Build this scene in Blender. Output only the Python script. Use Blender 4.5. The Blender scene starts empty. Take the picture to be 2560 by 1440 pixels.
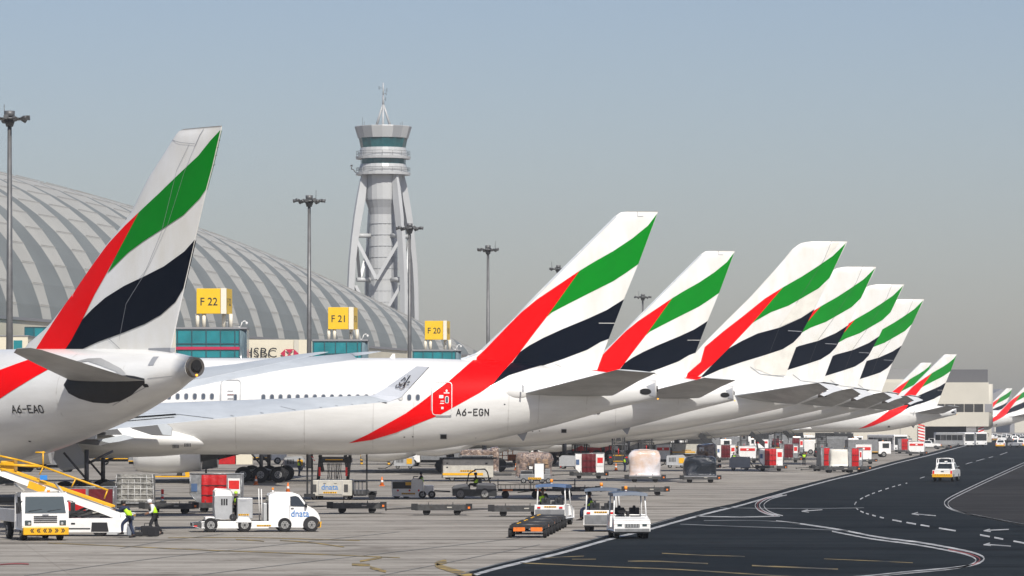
import bpy, bmesh, math, random
from mathutils import Vector, Matrix
from mathutils.geometry import tessellate_polygon
random.seed(7)
R = math.radians
SC = bpy.context.scene
COL = SC.collection
F, YH, H = 10500.0, 1055.0, 5.2        # focal length in photo pixels, horizon row, eye height

def P(px, py, D): return Vector(((px-1280)*D/F, D, H+(YH-py)*D/F))
def G(px, py):
    D = F*H/(py-YH); return Vector(((px-1280)*D/F, D, 0.0))

# ------------------------------------------------------------------ materials
M = {}
def mat(name, col, rough=0.5, metal=0.0, dirt=0.0, dscale=1.0, dcol=None, bump=0.0, emit=0.0, spec=0.5, alpha=1.0, trans=0.0, stretch=(1,1,1), coat=0.0):
    m = bpy.data.materials.new(name); m.use_nodes = True
    nt = m.node_tree; b = nt.nodes['Principled BSDF']
    b.inputs['Base Color'].default_value = (*col, 1)
    b.inputs['Roughness'].default_value = rough
    b.inputs['Metallic'].default_value = metal
    b.inputs['Specular IOR Level'].default_value = spec
    b.inputs['Coat Weight'].default_value = coat
    if trans: b.inputs['Transmission Weight'].default_value = trans
    if alpha < 1: b.inputs['Alpha'].default_value = alpha
    if emit:
        b.inputs['Emission Color'].default_value = (*col, 1); b.inputs['Emission Strength'].default_value = emit
    if dirt or bump:
        tc = nt.nodes.new('ShaderNodeTexCoord'); mp = nt.nodes.new('ShaderNodeMapping')
        mp.inputs['Scale'].default_value = stretch
        nt.links.new(tc.outputs['Object'], mp.inputs[0])
        n = nt.nodes.new('ShaderNodeTexNoise'); n.inputs['Scale'].default_value = dscale
        n.inputs['Detail'].default_value = 8; n.inputs['Roughness'].default_value = 0.62
        nt.links.new(mp.outputs[0], n.inputs['Vector'])
        if dirt:
            rp = nt.nodes.new('ShaderNodeValToRGB')
            rp.color_ramp.elements[0].position = 0.38; rp.color_ramp.elements[1].position = 0.66
            dc = dcol or tuple(c*(1-dirt) for c in col)
            rp.color_ramp.elements[0].color = (*dc, 1); rp.color_ramp.elements[1].color = (*col, 1)
            nt.links.new(n.outputs[0], rp.inputs[0]); nt.links.new(rp.outputs[0], b.inputs['Base Color'])
        if bump:
            bp = nt.nodes.new('ShaderNodeBump'); bp.inputs['Strength'].default_value = bump; bp.inputs['Distance'].default_value = 0.1
            nt.links.new(n.outputs[0], bp.inputs['Height']); nt.links.new(bp.outputs[0], b.inputs['Normal'])
    M[name] = m; return m
mat('white_paint', (.80,.80,.78), .30, dirt=.14, dscale=.9, dcol=(.69,.685,.66), coat=.2, stretch=(.25,.6,1.6))
mat('white_fin', (.80,.80,.785), .34, dirt=.10, dscale=.6, dcol=(.71,.69,.63), coat=.15, stretch=(1,1,.35))
mat('belly_grey', (.60,.59,.56), .35, dirt=.2, dscale=.6, stretch=(.3,1,1))
mat('cream_paint', (.78,.75,.67), .4, dirt=.15, dscale=.8)
mat('louvre_grey', (.09,.09,.095), .6)
mat('plant_grey', (.22,.22,.215), .7)
mat('winglet_grey', (.66,.68,.71), .35)
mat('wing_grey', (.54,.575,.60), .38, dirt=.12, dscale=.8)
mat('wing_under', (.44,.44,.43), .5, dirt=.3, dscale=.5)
mat('flag_red', (.84,.0,.002), .5, dirt=.06, dscale=.6, spec=.06)
mat('flag_green', (.0,.225,.012), .5, dirt=.10, dscale=.6, spec=.06)
mat('flag_black', (.001,.0035,.010), .5, spec=.06)
mat('titanium', (.17,.155,.14), .38, .7)
mat('black_hole', (.004,.004,.005), .8)
mat('seal_black', (.012,.013,.017), .55, dirt=.4, dscale=3)
mat('seam_grey', (.30,.31,.33), .5)
mat('letter_black', (.012,.012,.014), .5)
mat('letter_white', (.75,.75,.73), .5)
mat('window_dark', (.10,.12,.15), .12, dirt=.3, dscale=1.3)
mat('blind_pale', (.55,.54,.50), .4)
mat('orange_glow', (1.0,.45,.05), .4, emit=1.0)
mat('tyre', (.012,.012,.013), .85, dirt=.4, dscale=6)
mat('unit_grey', (.40,.41,.42), .4, dirt=.12, dscale=3)
mat('flap_shade', (.13,.13,.13), .5)  # underside shade put into the colour of the upright flap pieces
mat('rim', (.36,.36,.35), .4, .3, dirt=.3, dscale=9)
mat('gear_steel', (.16,.16,.17), .45, .4, dirt=.4, dscale=6)
mat('gear_light', (.45,.46,.46), .4, .2)
mat('vehicle_white', (.82,.82,.81), .3, dirt=.05, dscale=1.5, dcol=(.74,.73,.70), coat=.2)
mat('vehicle_grey', (.22,.225,.23), .45, dirt=.3, dscale=3)
mat('beige_metal', (.52,.50,.44), .5, dirt=.22, dscale=2.5)
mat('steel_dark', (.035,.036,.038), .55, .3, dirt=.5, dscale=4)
mat('steel_mid', (.085,.085,.085), .5, .4, dirt=.4, dscale=4)
mat('deck_brown', (.06,.048,.038), .7, dirt=.45, dscale=5)
mat('yellow_paint', (.80,.42,.008), .4, dirt=.15, dscale=3)
mat('lamp_amber', (.95,.28,.01), .25)
mat('orange_paint', (.85,.20,.02), .45, dirt=.3, dscale=5)
mat('red_paint', (.70,.02,.015), .45, dirt=.2, dscale=4)
mat('red_reflector', (.70,.01,.01), .25)
mat('glass_dark', (.02,.026,.03), .06, spec=.8)
mat('glass_cab', (.05,.07,.075), .05, spec=.9)
mat('plastic_black', (.014,.014,.016), .5)
mat('aluminium', (.38,.39,.40), .38, .5, dirt=.35, dscale=4, bump=.3)
mat('curtain_red', (.52,.006,.008), .42, dirt=.25, dscale=2.5, bump=.4)
mat('curtain_maroon', (.13,.004,.009), .42, dirt=.3, dscale=2.5, bump=.4)
mat('cardboard', (.38,.24,.13), .7, dirt=.5, dscale=2.2, dcol=(.10,.07,.06))
mat('net_grey', (.33,.32,.29), .7, dirt=.65, dscale=3.5, bump=1.0)
mat('film_clear', (.70,.70,.74), .12, dirt=.65, dscale=.7, dcol=(.62,.46,.36), bump=.7, coat=.8)
mat('film_brown', (.40,.29,.22), .2, dirt=.8, dscale=3.2, dcol=(.08,.06,.06), bump=1.4, coat=.6)
mat('film_black', (.006,.010,.016), .22, bump=1.6, dscale=2.2, coat=.35, spec=.6, stretch=(2.0,2.0,.45))
mat('roof_blue', (.07,.13,.26), .5, dirt=.2, dscale=2)
mat('roof_slate', (.08,.11,.16), .5, dirt=.2, dscale=2)
mat('seat_black', (.016,.017,.02), .6)
mat('hivis', (.50,.85,.02), .6)
mat('hivis_stripe', (.62,.63,.60), .4)
mat('navy_cloth', (.015,.025,.06), .8)
mat('black_cloth', (.012,.012,.015), .85)
mat('shirt_white', (.70,.70,.70), .8)
mat('skin', (.22,.11,.065), .55)
mat('hair_black', (.01,.009,.008), .6)
mat('helmet_lime', (.45,.75,.05), .4)
mat('bag_grey', (.20,.22,.25), .7)
mat('sign_yellow', (.80,.50,.006), .4, dirt=.06, dscale=1)
mat('sign_post', (.74,.69,.57), .5)
mat('teal_glass', (.004,.24,.28), .14, dirt=.35, dscale=.25, spec=.6)
mat('teal_dark', (.004,.11,.14), .2)
mat('mullion', (.02,.07,.09), .4)
mat('side_glass', (.17,.24,.27), .12, dirt=.6, dscale=.5, stretch=(2,2,.6))
mat('stripe_crimson', (.45,.015,.06), .4)
mat('beige_wall', (.66,.61,.48), .7, dirt=.06, dscale=.2)
mat('beige_far', (.56,.53,.45), .7, dirt=.08, dscale=.2)
mat('grey_wall', (.24,.24,.25), .7)
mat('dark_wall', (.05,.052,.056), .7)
mat('dome_panel', (.47,.455,.40), .42, dirt=.12, dscale=.12)
mat('dome_glass', (.205,.22,.212), .55, spec=.25, dirt=.15, dscale=.08)
mat('dome_joint', (.38,.37,.34), .6)
mat('tower_clad', (.46,.47,.47), .38, dirt=.07, dscale=.2)
mat('tower_panel', (.30,.31,.32), .4)
mat('tower_glass', (.02,.12,.13), .1, dirt=.5, dscale=.4)
mat('mast_steel', (.17,.17,.17), .5, .4, dirt=.3, dscale=1)
mat('lamp_steel', (.12,.12,.12), .5, .2, dirt=.5, dscale=2)
mat('film_dust', (.4,.4,.4), .5)
mat('line_white', (.60,.60,.59), .7, dirt=.6, dscale=.9, dcol=(.16,.165,.17))
mat('line_faint', (.20,.21,.21), .8, dirt=.7, dscale=.5, dcol=(.06,.065,.07))
mat('line_yellow', (.46,.31,.07), .8, dirt=.6, dscale=.9, dcol=(.08,.075,.06))
mat('line_old_yellow', (.30,.22,.08), .85, dirt=.7, dscale=.7, dcol=(.03,.033,.035))
mat('line_red', (.32,.06,.06), .8, dirt=.5, dscale=.8)
mat('blue_sign', (.03,.22,.60), .4)
mat('brand_blue', (.05,.20,.50), .4)
mat('brand_green', (.10,.42,.10), .4)
mat('gold_ink', (.10,.055,.03), .5)

def ground_mat(name, c1, c2, c3, joints=True):
    m = bpy.data.materials.new(name); m.use_nodes = True; nt = m.node_tree; b = nt.nodes['Principled BSDF']
    N = nt.nodes.new; L = nt.links.new
    tc = N('ShaderNodeTexCoord')
    def noise(sc, scale, det=6, rough=.6):
        mp = N('ShaderNodeMapping'); mp.inputs['Scale'].default_value = sc
        mp.inputs['Rotation'].default_value = (0, 0, R(-4))
        L(tc.outputs['Object'], mp.inputs[0]); n = N('ShaderNodeTexNoise')
        n.inputs['Scale'].default_value = scale; n.inputs['Detail'].default_value = det; n.inputs['Roughness'].default_value = rough
        L(mp.outputs[0], n.inputs['Vector']); return n.outputs[0]
    def ramp(src, p0, p1, a, bb):
        r = N('ShaderNodeValToRGB'); r.color_ramp.elements[0].position = p0; r.color_ramp.elements[1].position = p1
        r.color_ramp.elements[0].color = (*a, 1); r.color_ramp.elements[1].color = (*bb, 1); L(src, r.inputs[0]); return r.outputs[0]
    def mul(a, c, f=1.0):
        x = N('ShaderNodeMix'); x.data_type = 'RGBA'; x.blend_type = 'MULTIPLY'; x.inputs['Factor'].default_value = f
        L(a, x.inputs['A']); L(c, x.inputs['B']); return x.outputs['Result']
    base = ramp(noise((.05,.02,1), 1.2), .3, .7, c1, c2)                       # broad tone
    streak = ramp(noise((.035,.25,1), 1.0, 8, .65), .36, .56, c3, (1,1,1))       # tyre rubber and oil in long smears
    out = mul(base, streak)
    spot = ramp(noise((.25,.25,1), 1.0, 5, .7), .33, .47, (.58,.56,.54), (1,1,1))
    out = mul(out, spot)
    fine = ramp(noise((1,1,1), 2.5, 4, .7), .3, .7, (.86,.86,.86), (1.06,1.06,1.06)); out = mul(out, fine)
    if joints:
        br = N('ShaderNodeTexBrick'); br.offset = 0; br.inputs['Scale'].default_value = 1
        br.inputs['Brick Width'].default_value = 7.5; br.inputs['Row Height'].default_value = 7.5
        br.inputs['Mortar Size'].default_value = .035; br.inputs['Mortar Smooth'].default_value = .2
        br.inputs['Color1'].default_value = (1,1,1,1); br.inputs['Color2'].default_value = (.95,.95,.945,1); br.inputs['Mortar'].default_value = (.86,.85,.84,1)
        mp = N('ShaderNodeMapping'); mp.inputs['Rotation'].default_value = (0,0,R(-9)); L(tc.outputs['Object'], mp.inputs[0]); L(mp.outputs[0], br.inputs['Vector'])
        out = mul(out, br.outputs['Color'])
    L(out, b.inputs['Base Color']); b.inputs['Roughness'].default_value = .9; b.inputs['Specular IOR Level'].default_value = .1
    M[name] = m
ground_mat('concrete', (.325,.30,.265), (.41,.38,.335), (.50,.49,.48))
ground_mat('asphalt', (.007,.011,.014), (.022,.027,.030), (.36,.38,.42), False)
ground_mat('old_asphalt', (.028,.028,.029), (.05,.048,.047), (.4,.4,.4), False)

# ------------------------------------------------------------------ mesh builder
class MB:
    def __init__(s): s.v=[]; s.f=[]; s.m=[]; s.names=[]; s.sm=[]
    def mi(s, name):
        if name not in s.names: s.names.append(name)
        return s.names.index(name)
    def face(s, pts, m, smooth=False):
        i=len(s.v); s.v += [tuple(p) for p in pts]; s.f.append(tuple(range(i,i+len(pts)))); s.m.append(s.mi(m)); s.sm.append(smooth)
    def box(s, c, d, m, rz=0.0, ry=0.0, taper=(1,1)):
        x,y,z=d[0]/2,d[1]/2,d[2]/2; i=len(s.v)
        rot = Matrix.Rotation(rz,3,'Z') @ Matrix.Rotation(ry,3,'Y')
        for sz in (-1,1):
            tx,ty = (taper if sz>0 else (1,1))
            for sx,sy in ((-1,-1),(1,-1),(1,1),(-1,1)):
                s.v.append(tuple(rot@Vector((sx*x*tx,sy*y*ty,sz*z))+Vector(c)))
        for q in ((0,3,2,1),(4,5,6,7),(0,1,5,4),(1,2,6,5),(2,3,7,6),(3,0,4,7)):
            s.f.append(tuple(i+k for k in q)); s.m.append(s.mi(m)); s.sm.append(False)
        return s
    def b2(s, x0,x1,y0,y1,z0,z1,m): return s.box(((x0+x1)/2,(y0+y1)/2,(z0+z1)/2),(x1-x0,y1-y0,z1-z0),m)
    def cyl(s, p0, p1, r0, m, r1=None, n=12, caps=True, smooth=True):
        r1 = r0 if r1 is None else r1
        p0=Vector(p0); p1=Vector(p1); d=(p1-p0).normalized()
        a = d.orthogonal().normalized(); b=d.cross(a); i=len(s.v)
        for p,r in ((p0,r0),(p1,r1)):
            for k in range(n):
                t=2*math.pi*k/n; s.v.append(tuple(p+a*math.cos(t)*r+b*math.sin(t)*r))
        for k in range(n):
            j=(k+1)%n; s.f.append((i+k,i+j,i+n+j,i+n+k)); s.m.append(s.mi(m)); s.sm.append(smooth)
        if caps:
            s.f.append(tuple(i+k for k in reversed(range(n)))); s.f.append(tuple(i+n+k for k in range(n)))
            s.m += [s.mi(m)]*2; s.sm += [False]*2
        return s
    def tube(s, pts, r, m, n=6):
        for a,b in zip(pts,pts[1:]): s.cyl(a,b,r,m,n=n)
        return s
    def loft(s, rings, m, smooth=True, caps=True, mfun=None, closed=True):
        n=len(rings[0]); i=len(s.v)
        for r in rings: s.v += [tuple(p) for p in r]
        for a in range(len(rings)-1):
            for k in range(n if closed else n-1):
                j=(k+1)%n
                s.f.append((i+a*n+k,i+a*n+j,i+(a+1)*n+j,i+(a+1)*n+k))
                s.m.append(s.mi(mfun(a,k) if mfun else m)); s.sm.append(smooth)
        if caps:
            s.f.append(tuple(i+k for k in range(n))); s.f.append(tuple(i+(len(rings)-1)*n+k for k in reversed(range(n))))
            s.m += [s.mi(m)]*2; s.sm += [False]*2
        return s
    def prism(s, poly, y0, y1, m, axis='y', inset=0.0):
        """outline in (x,z) extruded along y (or outline (y,z) along x, or (x,y) along z)"""
        def pt(a,b,t): return {'y':(a,t,b),'x':(t,a,b),'z':(a,b,t)}[axis]
        i=len(s.v); n=len(poly)
        s.v += [pt(a,b,y0) for a,b in poly]+[pt(a,b,y1) for a,b in poly]
        for k in range(n):
            j=(k+1)%n; s.f.append((i+k,i+j,i+n+j,i+n+k)); s.m.append(s.mi(m)); s.sm.append(False)
        tr = tessellate_polygon([[Vector((a,b,0)) for a,b in poly]])
        for t in tr:
            s.f.append(tuple(i+k for k in t)); s.f.append(tuple(i+n+k for k in reversed(t))); s.m += [s.mi(m)]*2; s.sm += [False]*2
        return s
    def ball(s, c, r, m, n=10, sc=(1,1,1)):
        rings=[]
        for a in range(1,n//2+1):
            t=math.pi*a/(n//2+1)
            rings.append([(c[0]+r*sc[0]*math.sin(t)*math.cos(2*math.pi*k/n), c[1]+r*sc[1]*math.sin(t)*math.sin(2*math.pi*k/n), c[2]+r*sc[2]*math.cos(t)) for k in range(n)])
        return s.loft(rings, m)
    def text(s, body, size, fn, m, bold=0.0):
        """lettering; fn maps text plane (u,v) to a 3-D point"""
        cu=bpy.data.curves.new('t','FONT'); cu.body=body; cu.size=size; cu.fill_mode='FRONT'; cu.offset=bold; cu.resolution_u=3
        ob=bpy.data.objects.new('t',cu); COL.objects.link(ob)
        dg=bpy.context.evaluated_depsgraph_get(); me=bpy.data.meshes.new_from_object(ob.evaluated_get(dg))
        i=len(s.v); s.v += [tuple(fn(v.co.x,v.co.y)) for v in me.vertices]
        for p in me.polygons: s.f.append(tuple(i+k for k in p.vertices)); s.m.append(s.mi(m)); s.sm.append(False)
        COL.objects.unlink(ob); bpy.data.objects.remove(ob); bpy.data.curves.remove(cu); bpy.data.meshes.remove(me)
        return s
    def decal(s, poly, lift, m, gx=.6, gz=.5):
        """polygon in (x,z) laid on a curved surface: cut into small cells, each corner lifted by lift(x,z)"""
        for tri in tessellate_polygon([[Vector((a,b,0)) for a,b in poly]]):
            T=[poly[k] for k in tri]
            x0=min(p[0] for p in T); x1=max(p[0] for p in T); z0=min(p[1] for p in T); z1=max(p[1] for p in T)
            for ix in range(math.floor(x0/gx), math.floor(x1/gx)+1):
                C=hp(hp(T,0,ix*gx,1),0,(ix+1)*gx,-1)
                if len(C)<3: continue
                for iz in range(math.floor(z0/gz), math.floor(z1/gz)+1):
                    Q=hp(hp(C,1,iz*gz,1),1,(iz+1)*gz,-1)
                    if len(Q)>=3: s.face([lift(a,b) for a,b in Q], m, False)
        return s
    def build(s, name, parent=None, bevel=0.0, loc=None):
        me=bpy.data.meshes.new(name); me.from_pydata(s.v,[],s.f)
        for n in s.names: me.materials.append(M[n])
        me.polygons.foreach_set('material_index', s.m); me.polygons.foreach_set('use_smooth', s.sm)
        me.update()
        if bevel:
            bm=bmesh.new(); bm.from_mesh(me)
            es=[e for e in bm.edges if len(e.link_faces)==2 and e.calc_face_angle(0)>.5]
            bmesh.ops.bevel(bm, geom=es, offset=bevel, segments=2, affect='EDGES', clamp_overlap=True, profile=.5)
            bm.to_mesh(me); bm.free()
        o=bpy.data.objects.new(name, me); COL.objects.link(o)
        if parent: o.parent=parent
        if loc: o.location=loc
        return o
def hp(P_, ax, v, sg):
    out=[]
    for k in range(len(P_)):
        a=P_[k]; b=P_[(k+1)%len(P_)]; da=(a[ax]-v)*sg; db=(b[ax]-v)*sg
        if da>=0: out.append(a)
        if (da>=0)!=(db>=0):
            t=da/(da-db); out.append((a[0]+(b[0]-a[0])*t, a[1]+(b[1]-a[1])*t))
    return out
def tag(o,label=None,cat=None,group=None,kind=None):
    if label: o['label']=label
    if cat: o['category']=cat
    if group: o['group']=group
    if kind: o['kind']=kind
    return o
def thing(name,label,cat,loc=(0,0,0),rz=0.0,group=None,scale=1.0):
    o=bpy.data.objects.new(name,None); COL.objects.link(o); o.empty_display_size=.3
    o.location=loc; o.rotation_euler=(0,0,rz); o.scale=(scale,)*3
    return tag(o,label,cat,group)
def dup(root, label=None, loc=None, rz=None, group=None, scale=None, skip=()):
    def cp(o,par):
        c=o.copy(); COL.objects.link(c)
        if par is not None: c.parent=par
        for ch in o.children:
            if ch.name.split('.')[0] not in skip: cp(ch,c)
        return c
    r=cp(root,None)
    if label: r['label']=label
    if loc is not None: r.location=loc
    if rz is not None: r.rotation_euler=(0,0,rz)
    if group: r['group']=group
    if scale: r.scale=(scale,)*3
    return r
def itp(x,xs,ys):
    if x<=xs[0]: return ys[0]
    if x>=xs[-1]: return ys[-1]
    lo,hi=0,len(xs)-1
    while hi-lo>1:
        mid=(lo+hi)//2
        if xs[mid]<=x: lo=mid
        else: hi=mid
    t=(x-xs[lo])/(xs[hi]-xs[lo]); return ys[lo]+(ys[hi]-ys[lo])*t
def smooth(st, step):
    """resample station rows (first column = position) with a smooth curve"""
    out=[]; n=len(st)
    for i in range(n-1):
        p0=st[max(i-1,0)]; p1=st[i]; p2=st[i+1]; p3=st[min(i+2,n-1)]
        k=max(1,int(abs(p2[0]-p1[0])/step))
        for j in range(k):
            t=j/k; row=[p1[0]+(p2[0]-p1[0])*t]
            for c in range(1,len(p1)):
                m1=(p2[c]-p0[c])/max(1e-6,(p2[0]-p0[0]))*(p2[0]-p1[0]); m2=(p3[c]-p1[c])/max(1e-6,(p3[0]-p1[0]))*(p2[0]-p1[0])
                row.append((2*t**3-3*t**2+1)*p1[c]+(t**3-2*t**2+t)*m1+(-2*t**3+3*t**2)*p2[c]+(t**3-t**2)*m2)
            out.append(row)
    out.append(list(st[-1])); return out

STROKES={'A':[((0,0),(.5,1),(1,0)),((.2,.32),(.8,.32))],'6':[((.85,1),(.35,.62),(.05,.35),(.1,.08),(.35,0),(.7,0),(.92,.14),(.95,.35),(.75,.55),(.4,.56),(.15,.42))],
'-':[((.1,.5),(.9,.5))],'E':[((1,1),(.05,1),(.05,0),(1,0)),((.05,.52),(.8,.52))],'G':[((.95,.8),(.75,1),(.3,1),(.05,.8),(.05,.2),(.3,0),(.75,0),(.95,.2),(.95,.48),(.55,.48))],
'N':[((.05,0),(.05,1),(.95,0),(.95,1))],'O':[((.3,0),(.05,.2),(.05,.8),(.3,1),(.7,1),(.95,.8),(.95,.2),(.7,0),(.3,0))],'Q':[((.3,0),(.05,.2),(.05,.8),(.3,1),(.7,1),(.95,.8),(.95,.2),(.7,0),(.3,0)),((.6,.25),(1,0))],'D':[((.05,0),(.05,1),(.6,1),(.95,.75),(.95,.25),(.6,0),(.05,0))]}
def strokes(b,text,h,w,pitch,fn,m,th):
    x=0
    for ch in text:
        for line in STROKES[ch]:
            for (a,c),(d,e) in zip(line,line[1:]):
                p=Vector((x+a*w,c*h)); q=Vector((x+d*w,e*h)); t=(q-p); L_=t.length; t/=L_; n=Vector((-t.y,t.x))*th/2; p=p-t*th*.4; q=q+t*th*.4
                b.face([fn(*(p+n)),fn(*(q+n)),fn(*(q-n)),fn(*(p-n))],m)
        x+=pitch
SKY_DUST,SKY_STR,HAZE=1.05,0.088,0.00013
# ------------------------------------------------------------------ camera, light, air
cam=bpy.data.cameras.new('camera'); co=bpy.data.objects.new('camera',cam); COL.objects.link(co)
co.location=(0,0,H); co.rotation_euler=(R(90),0,0)
cam.sensor_width=36; cam.lens=36*F/2560; cam.shift_y=(YH-720)/2560; cam.clip_start=1; cam.clip_end=60000
SC.camera=co
SC.view_settings.view_transform='Standard'; SC.view_settings.look='None'; SC.view_settings.exposure=0.12; SC.view_settings.gamma=1
SUN_EL, SUN_AZ = 43.0, 17.0            # height, and how far right of straight behind the camera
sv=Vector((math.sin(R(SUN_AZ))*math.cos(R(SUN_EL)), -math.cos(R(SUN_AZ))*math.cos(R(SUN_EL)), math.sin(R(SUN_EL))))
sl=bpy.data.lights.new('sun','SUN'); sl.energy=4.6; sl.angle=R(.6); sl.color=(1,.955,.88)
so=bpy.data.objects.new('sun',sl); COL.objects.link(so); so.rotation_euler=(-sv).to_track_quat('-Z','Y').to_euler(); so.location=(0,-50,80)
w=bpy.data.worlds.new('World'); SC.world=w; w.use_nodes=True; nt=w.node_tree
bg=nt.nodes['Background']; sk=nt.nodes.new('ShaderNodeTexSky'); sk.sky_type='NISHITA'; sk.sun_disc=False
sk.sun_elevation=R(SUN_EL); sk.sun_rotation=math.atan2(sv.x,sv.y); sk.air_density=1.0; sk.dust_density=SKY_DUST; sk.ozone_density=3.5; sk.altitude=0
tn=nt.nodes.new('ShaderNodeMix'); tn.data_type='RGBA'; tn.blend_type='MULTIPLY'; tn.inputs['Factor'].default_value=1; tn.inputs['B'].default_value=(1,.905,.93,1); nt.links.new(sk.outputs[0],tn.inputs['A']); nt.links.new(tn.outputs['Result'],bg.inputs[0]); bg.inputs[1].default_value=SKY_STR
if HAZE:
    hz=MB(); hz.b2(-700,900,-30,2600,-1.0,130,'film_dust'); ho=hz.build('haze'); tag(ho,'pale desert haze hanging over the whole airfield',None,None,'stuff')
    hm=bpy.data.materials.new('haze'); hm.use_nodes=True; n=hm.node_tree; n.nodes.clear()
    out=n.nodes.new('ShaderNodeOutputMaterial'); pv=n.nodes.new('ShaderNodeVolumePrincipled')
    pv.inputs['Color'].default_value=(.86,.89,.93,1); pv.inputs['Density'].default_value=HAZE; pv.inputs['Anisotropy'].default_value=.1
    n.links.new(pv.outputs[0],out.inputs['Volume']); ho.data.materials.clear(); ho.data.materials.append(hm)

# ------------------------------------------------------------------ ground
g=MB(); g.face([(-9000,-200,0),(9000,-200,0),(9000,30000,0),(-9000,30000,0)],'concrete'); tag(g.build('apron_ground'),kind='structure')
EDGE=[(1180,1440),(1250,1420),(1400,1384),(1531,1347),(1627,1323),(1717,1298),(1785,1280),(1844,1266),(1900,1250),(1989,1225),(2080,1200),(2148,1184),(2238,1159),(2329,1137),(2400,1118),(2440,1108)]
def sheet(name, px, m, z):
    pts=[G(x,y) for x,y in px]; b=MB()
    for t in tessellate_polygon([pts]):
        q=[Vector((pts[k].x,pts[k].y,z)) for k in t]
        if (q[1]-q[0]).cross(q[2]-q[0]).z<0: q.reverse()
        b.face(q,m)
    return tag(b.build(name),kind='structure')
ASL=[(x-(26 if y>1270 else 14),y-(6 if y>1200 else 3)) for x,y in EDGE]
sheet('service_road',[(950,1500)]+ASL[1:]+[(2500,1100),(2600,1098),(3300,1300),(3000,1800),(1200,1800)],'asphalt',.006)
sheet('taxiway',[(2700,1120),(2640,1130),(2500,1186),(2400,1232),(2374,1250),(2371,1262),(2390,1275),(2440,1287),(2560,1309),(2700,1330),(3400,1420),(3400,1160)],'old_asphalt',.010)
def mark(name, px, th, m, z=.016, dash=None, parts=None):
    """painted line: photo outline of the stripe laid down on the ground"""
    b=parts or MB(); pts=[Vector(p) for p in px]
    fine=[]
    for k in range(len(pts)-1):
        p0=pts[max(k-1,0)];p1=pts[k];p2=pts[k+1];p3=pts[min(k+2,len(pts)-1)]
        for j in range(6):
            t=j/6; fine.append(.5*((2*p1)+(p2-p0)*t+(2*p0-5*p1+4*p2-p3)*t*t+(3*p1-p0-3*p2+p3)*t**3))
    fine.append(pts[-1]); acc=0
    for a,c in zip(fine,fine[1:]):
        d=(c-a); L_=d.length
        if L_<1e-6: continue
        nrm=Vector((-d.y,d.x))/L_; acc+=L_
        if dash and (acc%(dash*1.9))>dash: continue
        sc=max(.35,((a.y-YH)/300)) if th>0 else 1
        h=abs(th)*sc*.5*(.55+.45*abs(nrm.y))
        q=[G(*(a+nrm*h)),G(*(c+nrm*h)),G(*(c-nrm*h)),G(*(a-nrm*h))]
        q=[Vector((p.x,p.y,z)) for p in q]
        if (q[1]-q[0]).cross(q[2]-q[0]).z<0: q.reverse()
        b.face(q,m)
    if parts is None: return tag(b.build(name),kind='structure')
def off(px,dx,dy): return [(x+dx,y+dy) for x,y in px]
mark('edge_line',EDGE,5.0,'line_white')
mark('edge_line',off(EDGE[:6],-28,-3),2.2,'line_faint',.020)
hook=[(1945,1238),(1912,1246),(1893,1256),(1888,1265),(1896,1276),(1915,1285),(1935,1290)]
for i,dx in enumerate((0,11,22)): mark('hook_line',off(hook,dx,0),(3.4,3.4,3)[i],'line_white',.020)
mark('hook_line',off(hook,5,0),2.2,'line_red',.018)
mark('stop_line',[(1740,1291),(1850,1293),(1950,1291)],2.6,'line_white')
mark('centre_dashes',[(2268,1208),(2230,1218),(2180,1235),(2150,1249),(2137,1261),(2143,1273),(2165,1284),(2220,1298),(2290,1311),(2360,1323),(2450,1338),(2520,1351),(2600,1366)],4.0,'line_white',.016,dash=9)
mark('centre_dashes',[(2300,1196),(2345,1182),(2390,1168),(2440,1153),(2500,1137),(2520,1130)],3.2,'line_white',.016,dash=16)
RL=[(2620,1134),(2560,1157),(2500,1184),(2450,1207),(2400,1231),(2370,1247),(2361,1258),(2372,1271),(2410,1283),(2460,1293),(2510,1303),(2600,1319)]
mark('road_edge_line',RL,3.6,'line_white'); mark('road_edge_line',off(RL,9,2),3.0,'line_white')
LC=[(1940,1303),(2000,1310),(2100,1325),(2200,1344),(2300,1357),(2380,1371),(2438,1384),(2460,1397),(2440,1411),(2380,1421),(2280,1430),(2150,1443),(2000,1452)]
mark('kerb_line',LC,3.8,'line_white'); mark('kerb_line',off(LC[5:9],-10,3),2.2,'line_red',.018); mark('kerb_line',off(LC[2:],-20,4),3.2,'line_white')
mark('faint_line',[(1700,1311),(1850,1317),(2000,1322),(2120,1328)],2.2,'line_faint'); mark('faint_line',[(1760,1302),(1900,1302),(2000,1310)],2.0,'line_faint')
mark('faint_line',[(1800,1270),(2000,1272),(2160,1270)],2.0,'line_faint')
for i,(x0,y0,x1,y1) in enumerate(((2008,1278,2056,1275),(2283,1285,2340,1290),(2463,1327,2522,1324),(2463,1362,2527,1366))):
    mark('road_arrow',[(x0,y0),((x0+x1)/2,(y0+y1)/2),(x1,y1)],2.4,'line_white')
    mark('road_arrow',[(x0-4,y0+1),(x0+12,y0-3.5)],2.2,'line_white',.02); mark('road_arrow',[(x0-4,y0+1),(x0+14,y0+3.5)],2.2,'line_white',.024)
for px,th in (([(1300,1408),(1500,1417),(1700,1425),(1900,1438),(2000,1444)],2.4),([(1655,1384),(1760,1389),(1862,1392)],1.8),([(1570,1404),(1640,1404),(1770,1410)],2.4),([(1880,1415),(2000,1420),(2095,1424)],3),([(2060,1398),(2180,1403),(2282,1408)],1.6),([(1350,1397),(1390,1394),(1460,1391)],1.6),([(1430,1399),(1490,1399)],1.6)):
    mark('yellow_line',px,th*.85,'line_old_yellow')
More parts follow.
